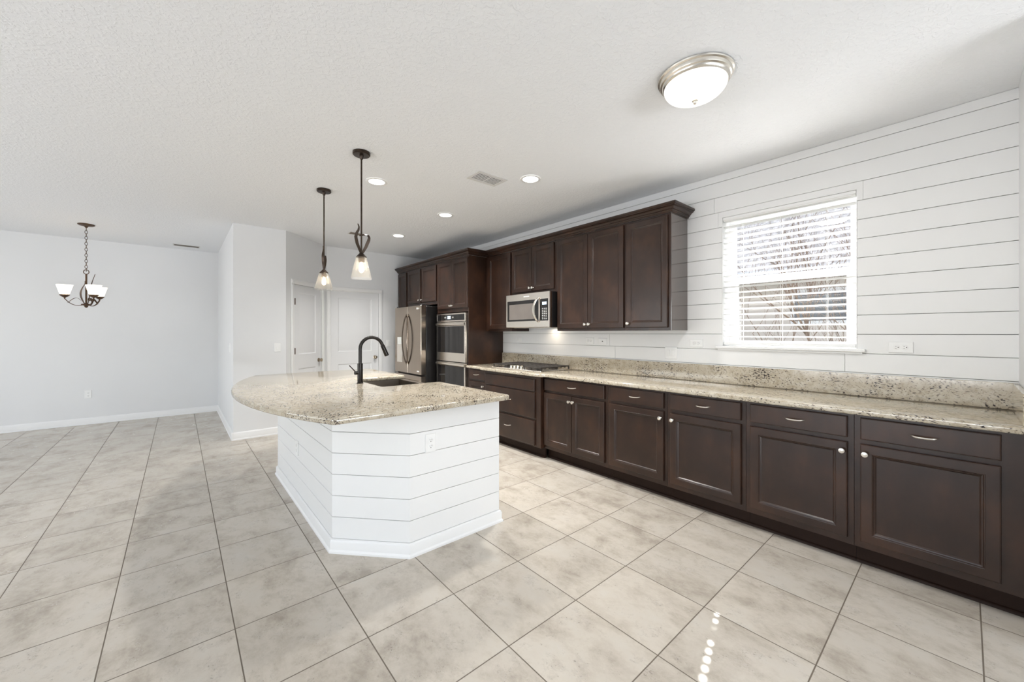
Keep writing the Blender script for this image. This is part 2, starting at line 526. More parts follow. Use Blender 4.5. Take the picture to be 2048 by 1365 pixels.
# end wall beside the camera and the unseen family room shell
o = B().box(2.80, XO, YE - 0.12, YE, 0, ZC).build('wall_end', M['wall'], smooth=0); struct(o, 'white end wall closing the long counter')
b = B()
b.box(XW + 0.0, XO, YR, YE - 0.12, 0, ZC)
o = b.build('wall_family', M['wall'], smooth=0); struct(o)


def holed_wall(name, axis, pos, thick, a0, a1, h0, h1, z0, z1, label=None):
    b = B()
    for s, e, u, v in ((a0, h0, 0, ZC), (h1, a1, 0, ZC), (h0, h1, 0, z0), (h0, h1, z1, ZC)):
        if e - s < 1e-6 or v - u < 1e-6: continue
        if axis == 'x': b.box(s, e, pos, pos + thick, u, v)
        else: b.box(pos, pos + thick, s, e, u, v)
    o = b.build(name, M['wall'], smooth=0); struct(o, label); return o


holed_wall('wall_rear', 'x', YR - 0.12, 0.12, XL, XO, -0.9, 3.5, 0.05, 2.35)
b = B()
for s, e, u, v in ((YR, -0.5, 0, ZC), (-0.5, 2.9, 0, 0.4), (-0.5, 2.9, 2.35, ZC), (2.9, 4.1, 0, ZC), (4.1, 7.1, 0, 0.6), (4.1, 7.1, 2.3, ZC), (7.1, YL + 0.12, 0, ZC)):
    b.box(XL - 0.12, XL, s, e, u, v)
o = b.build('wall_left', M['wall'], smooth=0); struct(o)


def pane_window(name, axis, pos, h0, h1, z0, z1, nv):
    root = bpy.data.objects.new(name, None); COL.objects.link(root); struct(root)
    f = B(); g = B(); t = 0.05

    def bx(bb, s, e, u, v, d0, d1):
        if axis == 'x': bb.box(s, e, pos + d0, pos + d1, u, v)
        else: bb.box(pos + d0, pos + d1, s, e, u, v)
    for s, e, u, v in ((h0, h1, z0, z0 + t), (h0, h1, z1 - t, z1), (h0, h0 + t, z0 + t, z1 - t), (h1 - t, h1, z0 + t, z1 - t)): bx(f, s, e, u, v, -0.03, 0.03)
    for i in range(1, nv):
        c = h0 + (h1 - h0) * i / nv; bx(f, c - 0.03, c + 0.03, z0 + t, z1 - t, -0.03, 0.03)
    bx(g, h0 + t, h1 - t, z0 + t, z1 - t, -0.003, 0.003)
    f.build('window_frame', M['vinyl'], root, 0); g.build('pane', M['pane'], root, 0)
    return root


pane_window('window_2', 'x', YR - 0.06, -0.9, 3.5, 0.05, 2.35, 3)  # unseen window openings, added and placed to let the fill lamps in
pane_window('window_3', 'y', XL - 0.06, -0.5, 2.9, 0.4, 2.35, 3)
pane_window('window_4', 'y', XL - 0.06, 4.1, 7.1, 0.6, 2.3, 3)

# dining room and hall walls
o = B().box(XL, XS + 0.1, YL, YL + 0.12, 0, ZC).build('wall_back', M['wall'], smooth=0); struct(o, 'plain pale wall behind the chandelier')
b = B(); b.prism([(XS, YF), (XC, YF), (XC - 0.02, YF + 0.1), (XS + 0.12, YF + 0.1), (XS + 0.12, YL + 0.1), (XS, YL + 0.1)], 0, ZC)
o = b.build('wall_corner', M['wall'], smooth=0); struct(o, 'projecting white wall corner left of the pantry door')
# baseboards
BBH = 0.10


def baseboard(name, p0, p1, nrm, label=None):
    """runs from p0 to p1 at the wall, nrm points into the room"""
    p0, p1, nrm = Vector((*p0, 0)), Vector((*p1, 0)), Vector((*nrm, 0)).normalized()
    prof = [(0, 0), (0.018, 0), (0.018, 0.014), (0.013, 0.02), (0.013, BBH - 0.02), (0.008, BBH - 0.006), (0.004, BBH), (0, BBH)]
    rings = [[p + nrm * (d + 0.0005) + Vector((0, 0, z)) for d, z in prof] for p in (p0, p1)]
    o = B().loft(rings).build(name, M['trim']); struct(o, label); return o


baseboard('baseboard_back', (XL, YL), (XS, YL), (0, -1))
baseboard('baseboard_side', (XS, YF - 0.018), (XS, YL), (-1, 0))
baseboard('baseboard_corner', (XS - 0.018, YF), (XC, YF), (0, -1))

# back wall with door_1 (in a wall parallel to the camera side) and door_2 (slanting wall)


def panel_door(name, label, Mx, width, height, knob_u, hinge_u=None, hw=0.115, split=(0.845, 1.05), bottom=0.22):
    """2-panel moulded door in a local frame: u along the wall, z up, -v towards the room"""
    root = bpy.data.objects.new(name, None); COL.objects.link(root); struct(root, label)
    b = B(); b.M = Mx
    t = 0.035; rec = [(0, 0), (0, t), (hw, t), (hw + 0.012, t - 0.009), (hw + 0.022, t - 0.009), (hw + 0.040, t - 0.003)]
    zmid = (split[0] + split[1]) / 2

    def half(z0, z1, lo, hi):
        rings = []
        # outer edge to panel edge, uneven rails handled ring by ring
        fr = [(0, 0, 0, t * 0), (0, 0, 0, t)]
        for s, out in ((0.0, t), (0.012, t - 0.009), (0.022, t - 0.009), (0.040, t - 0.003)): fr.append((hw + s, lo + s, hi + s, out))
        for ins, l, h, out in fr:
            rings.append([(ins, 0.05 - out, z0 + l), (width - ins, 0.05 - out, z0 + l), (width - ins, 0.05 - out, z1 - h), (ins, 0.05 - out, z1 - h)])
        b.loft(rings)
    half(0.008, zmid, bottom, zmid - split[0])
    half(zmid, height, split[1] - zmid, 0.105)
    b.build('door_panel', M['door'], root, 25)
    c = B(); c.M = Mx; cw = 0.062
    for (u0, u1, z0, z1) in ((-cw - 0.004, -0.004, 0, height + 0.004), (width + 0.004, width + cw + 0.004, 0, height + 0.004), (-cw - 0.004, width + cw + 0.004, height + 0.004, height + cw + 0.004)):
        c.box(u0, u1, -0.016, -0.0006, z0, z1, 0.004)
        c.box(u0 + 0.012, u1 - 0.012, -0.021, -0.012, z0 + (0.012 if z0 else 0), z1 - 0.012, 0.003)
    c.build('door_frame', M['trim'], root, 25)
    k = B(); k.M = Mx
    k.lathe([(0.030, 0), (0.030, 0.006), (0.012, 0.010), (0.011, 0.028), (0.022, 0.034), (0.027, 0.044), (0.024, 0.056), (0.010, 0.062)], (knob_u, 0.015, 0.94), (0, -1, 0), 20)
    k.build('door_knob', M['brass'], root)
    if hinge_u is not None:
        for z in (0.25, 1.10, 1.80):
            h = B(); h.M = Mx; h.cyl((hinge_u - 0.016, 0.006, z - 0.045), (hinge_u - 0.016, 0.006, z + 0.045), 0.009, 8)
            h.build('hinge', M['brown'], root)
    return root


def wall_with_door(name, Mx, length, d0, d1, dh, label=None):
    b = B(); b.M = Mx
    for u0, u1, z0, z1 in ((0, d0, 0, ZC), (d1, length, 0, ZC), (d0, d1, dh, ZC)):
        if u1 - u0 > 1e-4: b.box(u0, u1, 0, 0.11, z0, z1)
    o = b.build(name, M['wall'], smooth=0); struct(o, label); return o


Mb = Matrix.Translation((XA, YB, 0))
wall_with_door('wall_far', Mb, XO - XA, 0.058, 0.846, 2.045, 'pale wall holding the wider white panel door')
panel_door('door_1', 'wider white two-panel door beside the refrigerator', Matrix.Translation((XA + 0.062, YB, 0)), 0.78, 2.04, 0.72, None)
ud = Vector((XA - XC, YB - YF, 0)); LA = ud.length; ud.normalize(); nd = Vector((-ud.y, ud.x, 0))
Ma = Matrix(((ud.x, nd.x, 0, XC), (ud.y, nd.y, 0, YF), (0, 0, 1, 0), (0, 0, 0, 1)))
wall_with_door('wall_slant', Ma, LA, 0.155, 0.805, 2.045, 'slanting wall holding the narrow-looking pantry door')
panel_door('door_2', 'white pantry door in the slanting wall, hinges showing at one edge', Ma @ Matrix.Translation((0.159, 0, 0)), 0.642, 2.04, 0.592, 0.046, 0.12)
bb = B(); bb.M = Mb; bb.box(0.91, 1.0, -0.013, -0.0005, 0, BBH, 0.003); o = bb.build('baseboard_far', M['trim']); struct(o)

# ------------------------------------------------------------------ kitchen window, blind, outside
root = bpy.data.objects.new('window_1', None); COL.objects.link(root); struct(root, 'white single-hung kitchen window behind the blind')
f = B(); xg0, xg1 = XW + 0.145, XW + 0.195
yA, yB_ = WY0 + 0.004, WY1 - 0.004; fr = 0.052; zm0, zm1 = 1.787, 1.844
f.box(xg0, xg1, yA, yB_, WZ0, WZ0 + 0.045, 0.003); f.box(xg0, xg1, yA, yB_, WZ1 - 0.04, WZ1 - 0.004, 0.003)
f.box(xg0, xg1, yA, yA + fr, WZ0 + 0.045, WZ1 - 0.04, 0.003); f.box(xg0, xg1, yB_ - fr, yB_, WZ0 + 0.045, WZ1 - 0.04, 0.003)
f.build('window_frame', M['vinyl'], root)
s_ = B(); s_.box(xg0 - 0.008, xg1 - 0.012, yA + fr, yB_ - fr, zm0, zm1, 0.004)
s_.box(xg0 - 0.005, xg1 - 0.02, yA + fr, yA + fr + 0.022, WZ0 + 0.045, zm0, 0.003); s_.box(xg0 - 0.005, xg1 - 0.02, yB_ - fr - 0.022, yB_ - fr, WZ0 + 0.045, zm0, 0.003)
s_.build('sash', M['vinyl'], root)
B().box(xg0 + 0.02, xg0 + 0.024, yA + fr, yB_ - fr, zm1, WZ1 - 0.04).build('pane', M['pane'], root, 0)
B().box(xg0 + 0.012, xg0 + 0.016, yA + fr + 0.022, yB_ - fr - 0.022, WZ0 + 0.045, zm0).build('pane', M['pane'], root, 0)
sl = B(); sl.box(XW - 0.0006, XW + 0.144, WY0 + 0.005, WY1 - 0.005, WZ0 - 0.022, WZ0, 0.004); sl.box(XW - 0.030, XW - 0.0006, WY0 - 0.046, WY1 + 0.047, WZ0 - 0.022, WZ0, 0.004)
sl.box(XW - 0.016, XW - 0.0006, WY0 - 0.03, WY1 + 0.03, WZ0 - 0.036, WZ0 - 0.022, 0.002)
sl.build('window_sill', M['trim'], root)

bl = thing('window_blind', 'white horizontal slat blind with open slats in the kitchen window', 'blind', (XW + 0.04, (WY0 + WY1) / 2, WZ0 + 0.002))
bx0, bx1 = XW + 0.012, XW + 0.062; by0, by1 = WY0 + 0.008, WY1 - 0.008
CORDS = (1.224, 0.94, 0.655)
B().box(bx0 - 0.004, bx1 + 0.004, by0, by1, WZ1 - 0.040, WZ1 - 0.006, 0.002).build('headrail', M['blind'], bl)
B().box(bx0 - 0.010, bx0 - 0.004, by0 - 0.002, by1 + 0.002, WZ1 - 0.030, WZ1 - 0.006, 0.002).build('valance', M['blind'], bl)
z = 1.562 - 5 * 0.0475; hole = 0.0065; xc = (bx0 + bx1) / 2
while z < WZ1 - 0.052:
    s = B(); tk = 0.0028; tilt = 0.004
    ys = [by0] + [CORDS[0] - hole, CORDS[0] + hole] + [by1]

    def slab(x0, x1, y0, y1):
        def zz(x): return z + (x - xc) / 0.025 * tilt * -1
        vs = [(x0, y0, zz(x0)), (x1, y0, zz(x1)), (x1, y1, zz(x1)), (x0, y1, zz(x0))]
        s.loft([vs, [(p[0], p[1], p[2] + tk) for p in vs]])
    if z < 1.55: slab(bx0, bx1, by0, by1); s.build('slat', M['blind'], bl, 0); z += 0.0475; continue
    slab(bx0, xc - hole, by0, by1); slab(xc + hole, bx1, by0, by1)
    slab(xc - hole, xc + hole, by0, CORDS[0] - hole); slab(xc - hole, xc + hole, CORDS[0] + hole, by1)
    s.build('slat', M['blind'], bl, 0)
    z += 0.0475
B().box(bx0, bx1, by0, by1, WZ0 + 0.008, WZ0 + 0.034, 0.004).build('bottom_rail', M['blind'], bl)
for c in CORDS:
    k = B()
    for x in (bx0 - 0.0015, bx1 + 0.0015): k.tube([(x, c + 0.012, WZ0 + 0.02), (x, c + 0.012, WZ1 - 0.05)], 0.0011, 6)
    k.build('ladder_cord', M['cord'], bl)

# outside
o = B().box(XO + 0.02, 16, -9, 16, -0.3, -0.12).build('ground', M['lawn'], smooth=0); struct(o)
nh = thing('neighbor_house', 'pale house with grey shingle roof outside the kitchen window', 'house', (6.8, 2.5, -0.12))
B().box(6.8, 12.2, -6, 11, -0.12, 2.16).build('house_wall', M['stucco'], nh, 0)
r = B(); r.loft([[(6.30, y, 2.22), (9.5, y, 3.93), (12.7, y, 2.22), (12.7, y, 2.14), (6.30, y, 2.14)] for y in (-6.4, 11.4)]); r.build('roof', M['roofing'], nh, 0)
B().box(6.26, 6.30, -6.4, 11.4, 2.08, 2.24).build('fascia', M['fascia'], nh, 0)
wf = B(); wf.box(6.77, 6.80, 0.12, 1.66, 1.48, 1.98); wfo = wf.build('window', M['fascia'], nh, 0)
B().box(6.755, 6.77, 0.17, 0.86, 1.53, 1.93).build('pane', M['nwin'], wfo, 0); B().box(6.755, 6.77, 0.92, 1.61, 1.53, 1.93).build('pane', M['nwin'], wfo, 0)
rnd = random.Random(5)
tr = B()


def branch(p, d, ln, r, depth):
    pts = [p]; q = Vector(p); dd = Vector(d).normalized()
    for i in range(4):
        dd = (dd + Vector((rnd.uniform(-.16, .16), rnd.uniform(-.2, .2), rnd.uniform(-.06, .16)))).normalized()
        q = q + dd * ln / 4; pts.append(Vector(q))
    tr.tube(pts, [r * (1 - 0.13 * i) for i in range(5)], 6)
    if depth > 0:
        for k in range(4 if depth > 1 else 3):
            i = rnd.choice((1, 2, 3, 4)); nd_ = (dd + Vector((rnd.uniform(-.8, .8), rnd.uniform(-1, 1), rnd.uniform(0.0, .8)))).normalized()
            branch(pts[i], nd_, ln * rnd.uniform(.55, .8), r * 0.5, depth - 1)


for (yy, xx) in ((0.95, 5.35), (0.72, 5.5), (1.1, 5.6)):
    branch(Vector((5.45, 0.8, -0.12)), (xx - 5.45, yy - 0.8, 1.2), 1.5, 0.022, 4)
tag(tr.build('bare_tree', M['bark']), 'thin bare branching tree outside the kitchen window', 'tree')


# ------------------------------------------------------------------ cabinets
UY = (0, 1, 0); VZ = (0, 0, 1); NX = (-1, 0, 0)
DT = 0.02
SHAKER = [(0, 0), (0, DT - 0.006), (0.0018, DT - 0.0018), (0.006, DT), (0.0485, DT), (0.0505, DT + 0.0012), (0.0535, DT + 0.0004), (0.0565, DT - 0.0045), (0.062, DT - 0.006), (0.068, DT - 0.0125)]
SLAB = [(0, 0), (0, DT - 0.006), (0.0018, DT - 0.0018), (0.006, DT)]
XF = 2.998; XBACK = XW - 0.0015; ZT = 0.884


def knob(parent, x, y, z):
    k = B(); k.lathe([(0.009, 0), (0.009, 0.003), (0.006, 0.006), (0.006, 0.014), (0.0145, 0.018), (0.0165, 0.023), (0.0145, 0.028), (0.006, 0.0305)], (x, y, z), NX, 18)
    k.build('knob', M['nickel'], parent)


def pull(parent, x, y, z, hl=0.052):
    k = B(); pts = []
    for i in range(13):
        t = -1 + 2 * i / 12
        pts.append((x - 0.003 - 0.026 * (1 - t ** 4) ** 0.8 if abs(t) < 1 else x + 0.001, y + hl * t, z - 0.004 * (1 - t * t)))
    k.tube(pts, [0.0045 if abs(i - 6) > 4 else 0.0052 for i in range(13)], 8)
    k.build('handle', M['nickel'], parent)


def door(parent, xface, y0, y1, z0, z1, kn=None, loops=SHAKER):
    d = B().front((xface - 0.0005, y0, z0), UY, VZ, NX, y1 - y0, z1 - z0, loops).build('door', M['wood'], parent, 20)
    if kn: knob(d, xface - DT - 0.0003, kn[0], kn[1])
    return d


def drawer(parent, xface, y0, y1, z0, z1, hl=0.052, pz=None):
    d = B().front((xface - 0.0005, y0, z0), UY, VZ, NX, y1 - y0, z1 - z0, SLAB).build('drawer', M['wood'], parent, 20)
    if hl: pull(d, xface - DT - 0.0003, (y0 + y1) / 2, pz or (z0 + z1) / 2 + 0.004, hl)
    return d


def base_cabinet(label, y0, y1, xface, name='base_cabinet'):
    c = thing(name, label, 'cabinet', (xface, (y0 + y1) / 2, 0), 'base cabinets under the long counter')
    g = 0.0006
    B().box(xface, XBACK, y0 + g, y1 - g, 0.115, ZT, 0.0008).build('carcass', M['wood'], c)
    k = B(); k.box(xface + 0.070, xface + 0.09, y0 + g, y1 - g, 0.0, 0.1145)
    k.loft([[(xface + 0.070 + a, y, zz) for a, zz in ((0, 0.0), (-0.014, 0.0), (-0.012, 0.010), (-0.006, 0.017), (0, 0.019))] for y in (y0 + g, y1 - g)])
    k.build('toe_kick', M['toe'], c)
    return c


ZD0, ZD1, ZR0, ZR1 = 0.155, 0.717, 0.744, 0.868
units = [(-0.194, 0.4245, -0.111, 0.396, 'h', 'dark wood base cabinet standing against the white end wall, one drawer over one door'),
         (0.4245, 0.994, 0.453, 0.966, 'l', 'dark wood base cabinet, second from the white end wall, knob nearest that wall'),
         (0.994, 1.566, 1.022, 1.538, 'h', 'dark wood base cabinet, third from the white end wall, one drawer over one door'),
         (1.566, 2.142, 1.594, 2.113, 'l', 'dark wood base cabinet with single door, next to the two-door base cabinet')]
for y0, y1, d0, d1, side, lab in units:
    c = base_cabinet(lab, y0, y1, XF)
    drawer(c, XF, d0, d1, ZR0, ZR1)
    door(c, XF, d0, d1, ZD0, ZD1, ((d1 - 0.022 if side == 'h' else d0 + 0.022), ZD1 - 0.052))
c = base_cabinet('dark wood two-door base cabinet with one drawer, beside the projecting drawer unit', 2.142, 2.965, XF)
drawer(c, XF, 2.171, 2.946, ZR0, ZR1)
door(c, XF, 2.171, 2.561, ZD0, ZD1, (2.539, ZD1 - 0.052)); door(c, XF, 2.565, 2.957, ZD0, ZD1, (2.587, ZD1 - 0.052))
XB = 2.948
c = base_cabinet('dark wood drawer unit projecting forward under the gas cooktop', 2.966, 3.985, XB, 'drawer_unit')
for z0, z1, hl in ((0.722, 0.850, 0), (0.428, 0.7075, 0.052), (0.132, 0.402, 0.052)): drawer(c, XB, 3.05, 3.935, z0, z1, hl, (z0 + z1) / 2 + 0.02)
c = base_cabinet('narrow dark wood base cabinet between the projecting drawer unit and the wall oven', 3.986, 4.395, XF)
drawer(c, XF, 4.02, 4.37, ZR0, ZR1); door(c, XF, 4.02, 4.37, ZD0, ZD1, (4.042, ZD1 - 0.052))

# granite counter, backsplash
ct = thing('countertop', 'long speckled granite countertop with low backsplash along the shiplap wall', 'countertop', (3.28, 2.1, ZT + 0.001))
XE = 2.955; XEB = 2.905
poly = [(XE, -0.1935), (XBACK, -0.1935), (XBACK, 4.397), (XE, 4.397), (XE, 4.04), (XEB + 0.008, 4.025), (XEB, 4.01), (XEB, 2.945), (XEB + 0.008, 2.93), (XE, 2.91)]
B().loft(slab_rings(poly, ZT + 0.001, 0.920, 0.009)).build('worktop', M['granite'], ct)
B().box(XW - 0.022, XW - 0.0012, -0.193, 4.397, 0.9205, 1.072, 0.002).build('backsplash', M['granite'], ct)
B().box(2.985, XW - 0.0225, -0.193, -0.173, 0.9205, 1.072, 0.002).build('side_splash', M['granite'], ct)


# wall cabinets
XU = 3.295; ZU0, ZU1 = 1.38, 2.42


def wall_cabinet(label, y0, y1, z0=ZU0, z1=ZU1, xface=XU, name='wall_cabinet', group='dark wall cabinets over the counter'):
    c = thing(name, label, 'cabinet', (xface, (y0 + y1) / 2, z0), group)
    B().box(xface, XBACK, y0 + 0.0006, y1 - 0.0006, z0, z1, 0.0008).build('carcass', M['wood'], c)
    return c


c = wall_cabinet('end wall cabinet with one tall door, its side panel facing the window', 1.690, 2.151)
B().box(XU + 0.0004, XBACK, 1.6875, 1.6900, ZU0, ZU1 - 0.0005, 0.0005).build('side_panel', M['woodside'], c)
door(c, XU, 1.715, 2.132, 1.406, 2.405, (2.108, 1.448))
c = wall_cabinet('wall cabinet with two tall doors between the microwave and the end cabinet', 2.151, 3.047)
door(c, XU, 2.164, 2.597, 1.406, 2.405, (2.574, 1.448)); door(c, XU, 2.601, 3.032, 1.406, 2.405, (2.624, 1.448))
c = wall_cabinet('short two-door wall cabinet directly above the microwave', 3.047, 3.845, 1.835)
door(c, XU, 3.088, 3.452, 1.868, 2.405, (3.430, 1.908)); door(c, XU, 3.458, 3.826, 1.868, 2.405, (3.480, 1.908))
c = wall_cabinet('wall cabinet with one door between the microwave and the tall oven cabinet', 3.845, 4.398)
door(c, XU, 3.862, 4.338, 1.406, 2.405)

# tall cabinets
YO0, YO1 = 4.400, 5.240
oc = thing('oven_cabinet', 'tall dark cabinet housing the double wall oven', 'cabinet', (XF, (YO0 + YO1) / 2, 0), 'tall dark cabinets')
k = B(); k.box(XF, XBACK, YO0, YO0 + 0.02, 0.0, 2.42, 0.001); k.box(XF, XBACK, YO1 - 0.02, YO1, 0.0, 2.42, 0.001)
k.box(XF + 0.001, XBACK, YO0 + 0.02, YO1 - 0.02, 1.652, 2.42); k.box(XF + 0.001, XBACK, YO0 + 0.02, YO1 - 0.02, 0.115, 0.24); k.box(XF + 0.07, XBACK, YO0 + 0.02, YO1 - 0.02, 0, 0.115)
k.build('carcass', M['wood'], oc)
door(oc, XF, 4.412, 4.812, 1.708, 2.395, (4.790, 1.748)); door(oc, XF, 4.816, 5.216, 1.708, 2.395, (4.838, 1.748))
fc = wall_cabinet('two-door dark cabinet above the refrigerator', 5.2405, 6.250, 1.80, 2.42, XF, 'wall_cabinet', 'tall dark cabinets')
door(fc, XF, 5.265, 5.722, 1.848, 2.398, (5.70, 1.89)); door(fc, XF, 5.772, 6.228, 1.848, 2.398, (5.794, 1.89))
pc = thing('pantry_cabinet', 'tall narrow dark cabinet in the corner beyond the refrigerator', 'cabinet', (XF, 6.44, 0), 'tall dark cabinets')
B().box(XF, XBACK, 6.2505, YB - 0.012, 0.0, 2.42, 0.001).build('carcass', M['wood'], pc)
door(pc, XF, 6.285, 6.605, 0.12, 2.398)

# crown mouldings
CR = [(0.0, 2.400), (0.008, 2.400), (0.010, 2.408), (0.018, 2.412), (0.020, 2.422), (0.030, 2.438), (0.044, 2.450), (0.048, 2.456), (0.056, 2.470), (0.068, 2.480), (0.070, 2.495), (0.0, 2.495)]


def crown(name, label, path):
    """path: list of (x, y, nx, ny): the moulding grows outwards by (nx, ny) times its profile"""
    rings = [[(x + nx * d, y + ny * d, z) for d, z in CR] for x, y, nx, ny in path]
    return tag(B().loft(rings).build(name, M['wood'], smooth=25), label, 'molding', 'dark crown mouldings')


CR = [(0.0, 2.4205), (0.013, 2.4205), (0.013, 2.4300), (0.019, 2.4330), (0.0235, 2.4380), (0.0235, 2.4440), (0.030, 2.4460), (0.0345, 2.4520), (0.042, 2.4605), (0.053, 2.4675), (0.059, 2.4690), (0.059, 2.4760), (0.067, 2.4790), (0.070, 2.4850), (0.070, 2.4980), (0.0, 2.4980)]
crown('crown_molding', 'dark crown moulding along the top of the wall cabinets', [(XBACK, 1.688, 0, -1), (XU, 1.688, -1, -1), (XU, 4.398 - 0.070, -1, 0)])
crown('crown_molding', 'dark crown moulding along the top of the tall oven and refrigerator cabinets', [(XBACK, 4.3985, 0, -1), (XF, 4.3985, -1, -1), (XF, YB - 0.006, -1, 0)])

# ------------------------------------------------------------------ appliances
# refrigerator
XR = 2.745; y0, y1, ym = 5.292, 6.205, 5.749
fr_ = thing('refrigerator', 'dark stainless french door refrigerator with water dispenser', 'refrigerator', (3.1, ym, 0))
k = B(); k.box(XR + 0.095, 3.50, y0 + 0.006, y1 - 0.006, 0.03, 1.765, 0.006); k.build('body', M['blackcase'], fr_)
for a in (y0 + 0.02, y1 - 0.10):
    hn = B(); hn.box(XR + 0.02, XR + 0.16, a, a + 0.08, 1.7725, 1.79, 0.004); hn.build('hinge_cover', M['blackcase'], fr_)
for (a, c_, near) in ((y0, ym - 0.002, True), (ym + 0.002, y1, False)):
    d = B().box(XR, XR + 0.085, a, c_, 0.722, 1.772, 0.006).build('door', M['darksteel'], fr_)
    h = B(); s = -1 if near else 1; yc = ym + s * 0.030; pts = []
    for i in range(17):
        t = -1 + 2 * i / 16; q = 1 - t * t
        pts.append((XR + 0.012 - 0.060 * q ** 0.6 - 0.002, yc + s * 0.050 * q, 1.255 + 0.40 * t))
    h.tube(pts, 0.011, 10); h.build('handle', M['handledark'], d)
    if near:
        lg = bpy.data.curves.new('logo', 'FONT'); lg.body = 'LG'; lg.size = 0.036; lg.align_x = 'CENTER'; lg.align_y = 'CENTER'; lg.extrude = 0.0005
        tmp = bpy.data.objects.new('logo_text', lg); me_ = bpy.data.meshes.new_from_object(tmp); bpy.data.objects.remove(tmp)
        lo = bpy.data.objects.new('logo', me_); COL.objects.link(lo); lo.parent = d; me_.materials.clear(); me_.materials.append(M['logo'])
        lo.location = Vector((XR - 0.0012, y0 + 0.075, 1.728)) - parent_world(d); lo.rotation_euler = (R90, 0, -R90)
        bm_ = B(); bm_.lathe([(0.016, 0), (0.016, 0.001)], (XR - 0.0002, y0 + 0.125, 1.728), NX, 18); bm_.build('emblem', M['logo'], d)
        B().box(XR - 0.001, XR - 0.0001, y0 + 0.06, y0 + 0.13, 0.765, 0.785).build('sticker', M['logo'], d, 0)
    else:
        p = B(); p.box(XR - 0.006, XR - 0.0003, 5.925, 6.105, 1.17, 1.29, 0.002); p.build('dispenser_panel', M['logo'], d)
        p = B(); p.front((XR - 0.0004, 5.915, 0.885), UY, VZ, NX, 0.20, 0.282, [(0, 0), (0, 0.004), (0.010, 0.004), (0.018, 0.0012)]); p.build('dispenser_recess', M['steel'], d)
d = B().box(XR, XR + 0.085, y0, y1, 0.09, 0.700, 0.006).build('freezer_drawer', M['darksteel'], fr_)
h = B(); h.tube([(XR + 0.002, y0 + 0.10, 0.61), (XR - 0.045, y0 + 0.13, 0.61), (XR - 0.05, ym, 0.61), (XR - 0.045, y1 - 0.13, 0.61), (XR + 0.002, y1 - 0.10, 0.61)], 0.011, 10); h.build('handle', M['steel'], d)
g = B(); g.box(XR + 0.04, XR + 0.09, y0 + 0.01, y1 - 0.01, 0.0, 0.08); g.build('base_grille', M['blackcase'], fr_, 0)

# double wall oven
ov = thing('wall_oven', 'stainless double wall oven with black glass doors', 'oven', (3.2, 4.81, 0.24)); XV = 2.955
oy0, oy1 = 4.427, 5.195
B().box(XV + 0.040, 3.45, oy0 + 0.002, oy1 - 0.002, 0.2405, 1.635, 0.002).build('body', M['blackcase'], ov)
cp = B().front((XV + 0.0395, oy0, 1.520), UY, VZ, NX, oy1 - oy0, 0.115, [(0, 0), (0, 0.037), (0.003, 0.0395), (0.016, 0.0395), (0.018, 0.037)]).build('control_panel', M['steel'], ov)
B().box(XV + 0.0005, XV + 0.0022, oy0 + 0.02, oy1 - 0.02, 1.539, 1.617).build('control_glass', M['blackgloss'], cp, 0)
B().box(XV - 0.0006, XV + 0.0003, 4.80, 4.885, 1.556, 1.602).build('display', M['display'], cp, 0)
for yy in (4.725, 4.75, 4.925, 4.955):
    tk_ = B(); tk_.box(XV - 0.0006, XV + 0.0003, yy, yy + 0.008, 1.569, 1.589); tk_.build('touch_key', M['logo'], cp, 0)
for z0, z1, gz0, gz1 in ((0.950, 1.512, 1.075, 1.452), (0.262, 0.938, 0.385, 0.884)):
    d = B().box(XV, XV + 0.0395, oy0, oy1, z0, z1, 0.003).build('oven_door', M['steel'], ov)
    B().box(XV - 0.0022, XV - 0.0003, oy0 + 0.030, oy1 - 0.028, gz0, gz1, 0.0006).build('window', M['blackgloss'], d)
    hb = B(); hb.loft([[(XV - dx, yy, z1 - 0.054 + dz) for dx, dz in ((0.0004, 0.0), (0.012, 0.004), (0.020, 0.014), (0.022, 0.028), (0.018, 0.040), (0.0004, 0.046))] for yy in (oy0 + 0.002, oy1 - 0.002)])
    hb.build('handle', M['steel'], d, 50)

# microwave
mw = thing('microwave', 'stainless over-range microwave hung below the short wall cabinet', 'microwave', (3.4, 3.448, 1.834)); XM = 3.185
my0, my1, mz0, mz1 = 3.066, 3.832, 1.421, 1.8335
B().box(XM + 0.045, XBACK, my0, my1, mz0, mz1, 0.002).build('body', M['blackcase'], mw)
B().box(XM + 0.012, XM + 0.0445, my0, my1, mz0, mz1, 0.002).build('side_trim', M['darksteel'], mw)
k = B(); k.front((XM + 0.0115, my0, mz0 + 0.004), UY, VZ, NX, my1 - my0, mz1 - mz0 - 0.004, [(0, 0), (0, 0.009), (0.003, 0.0115), (0.02, 0.0115)]).build('front_frame', M['steel'], mw)
d = B().box(XM - 0.0025, XM - 0.0003, my0 + 0.178, my1 - 0.028, mz0 + 0.078, mz1 - 0.082, 0.001).build('door_window', M['blackgloss'], mw)
B().box(XM - 0.0038, XM - 0.0026, my0 + 0.235, my1 - 0.065, mz0 + 0.10, mz1 - 0.125, 0.0005).build('window_mesh', M['mwglass'], d)
p = B().box(XM - 0.0025, XM - 0.0003, my0 + 0.022, my0 + 0.150, mz0 + 0.078, mz1 - 0.082, 0.001).build('control_panel', M['blackgloss'], mw)
B().box(XM - 0.0036, XM - 0.0026, my0 + 0.042, my0 + 0.112, mz1 - 0.150, mz1 - 0.118).build('display', M['display'], p, 0)
kk = B()
for r_ in range(7):
    for c2 in range(3): kk.box(XM - 0.0036, XM - 0.0026, my0 + 0.040 + c2 * 0.030, my0 + 0.056 + c2 * 0.030, mz0 + 0.095 + r_ * 0.020, mz0 + 0.101 + r_ * 0.020)
kk.build('keypad', M['logo'], p, 0)
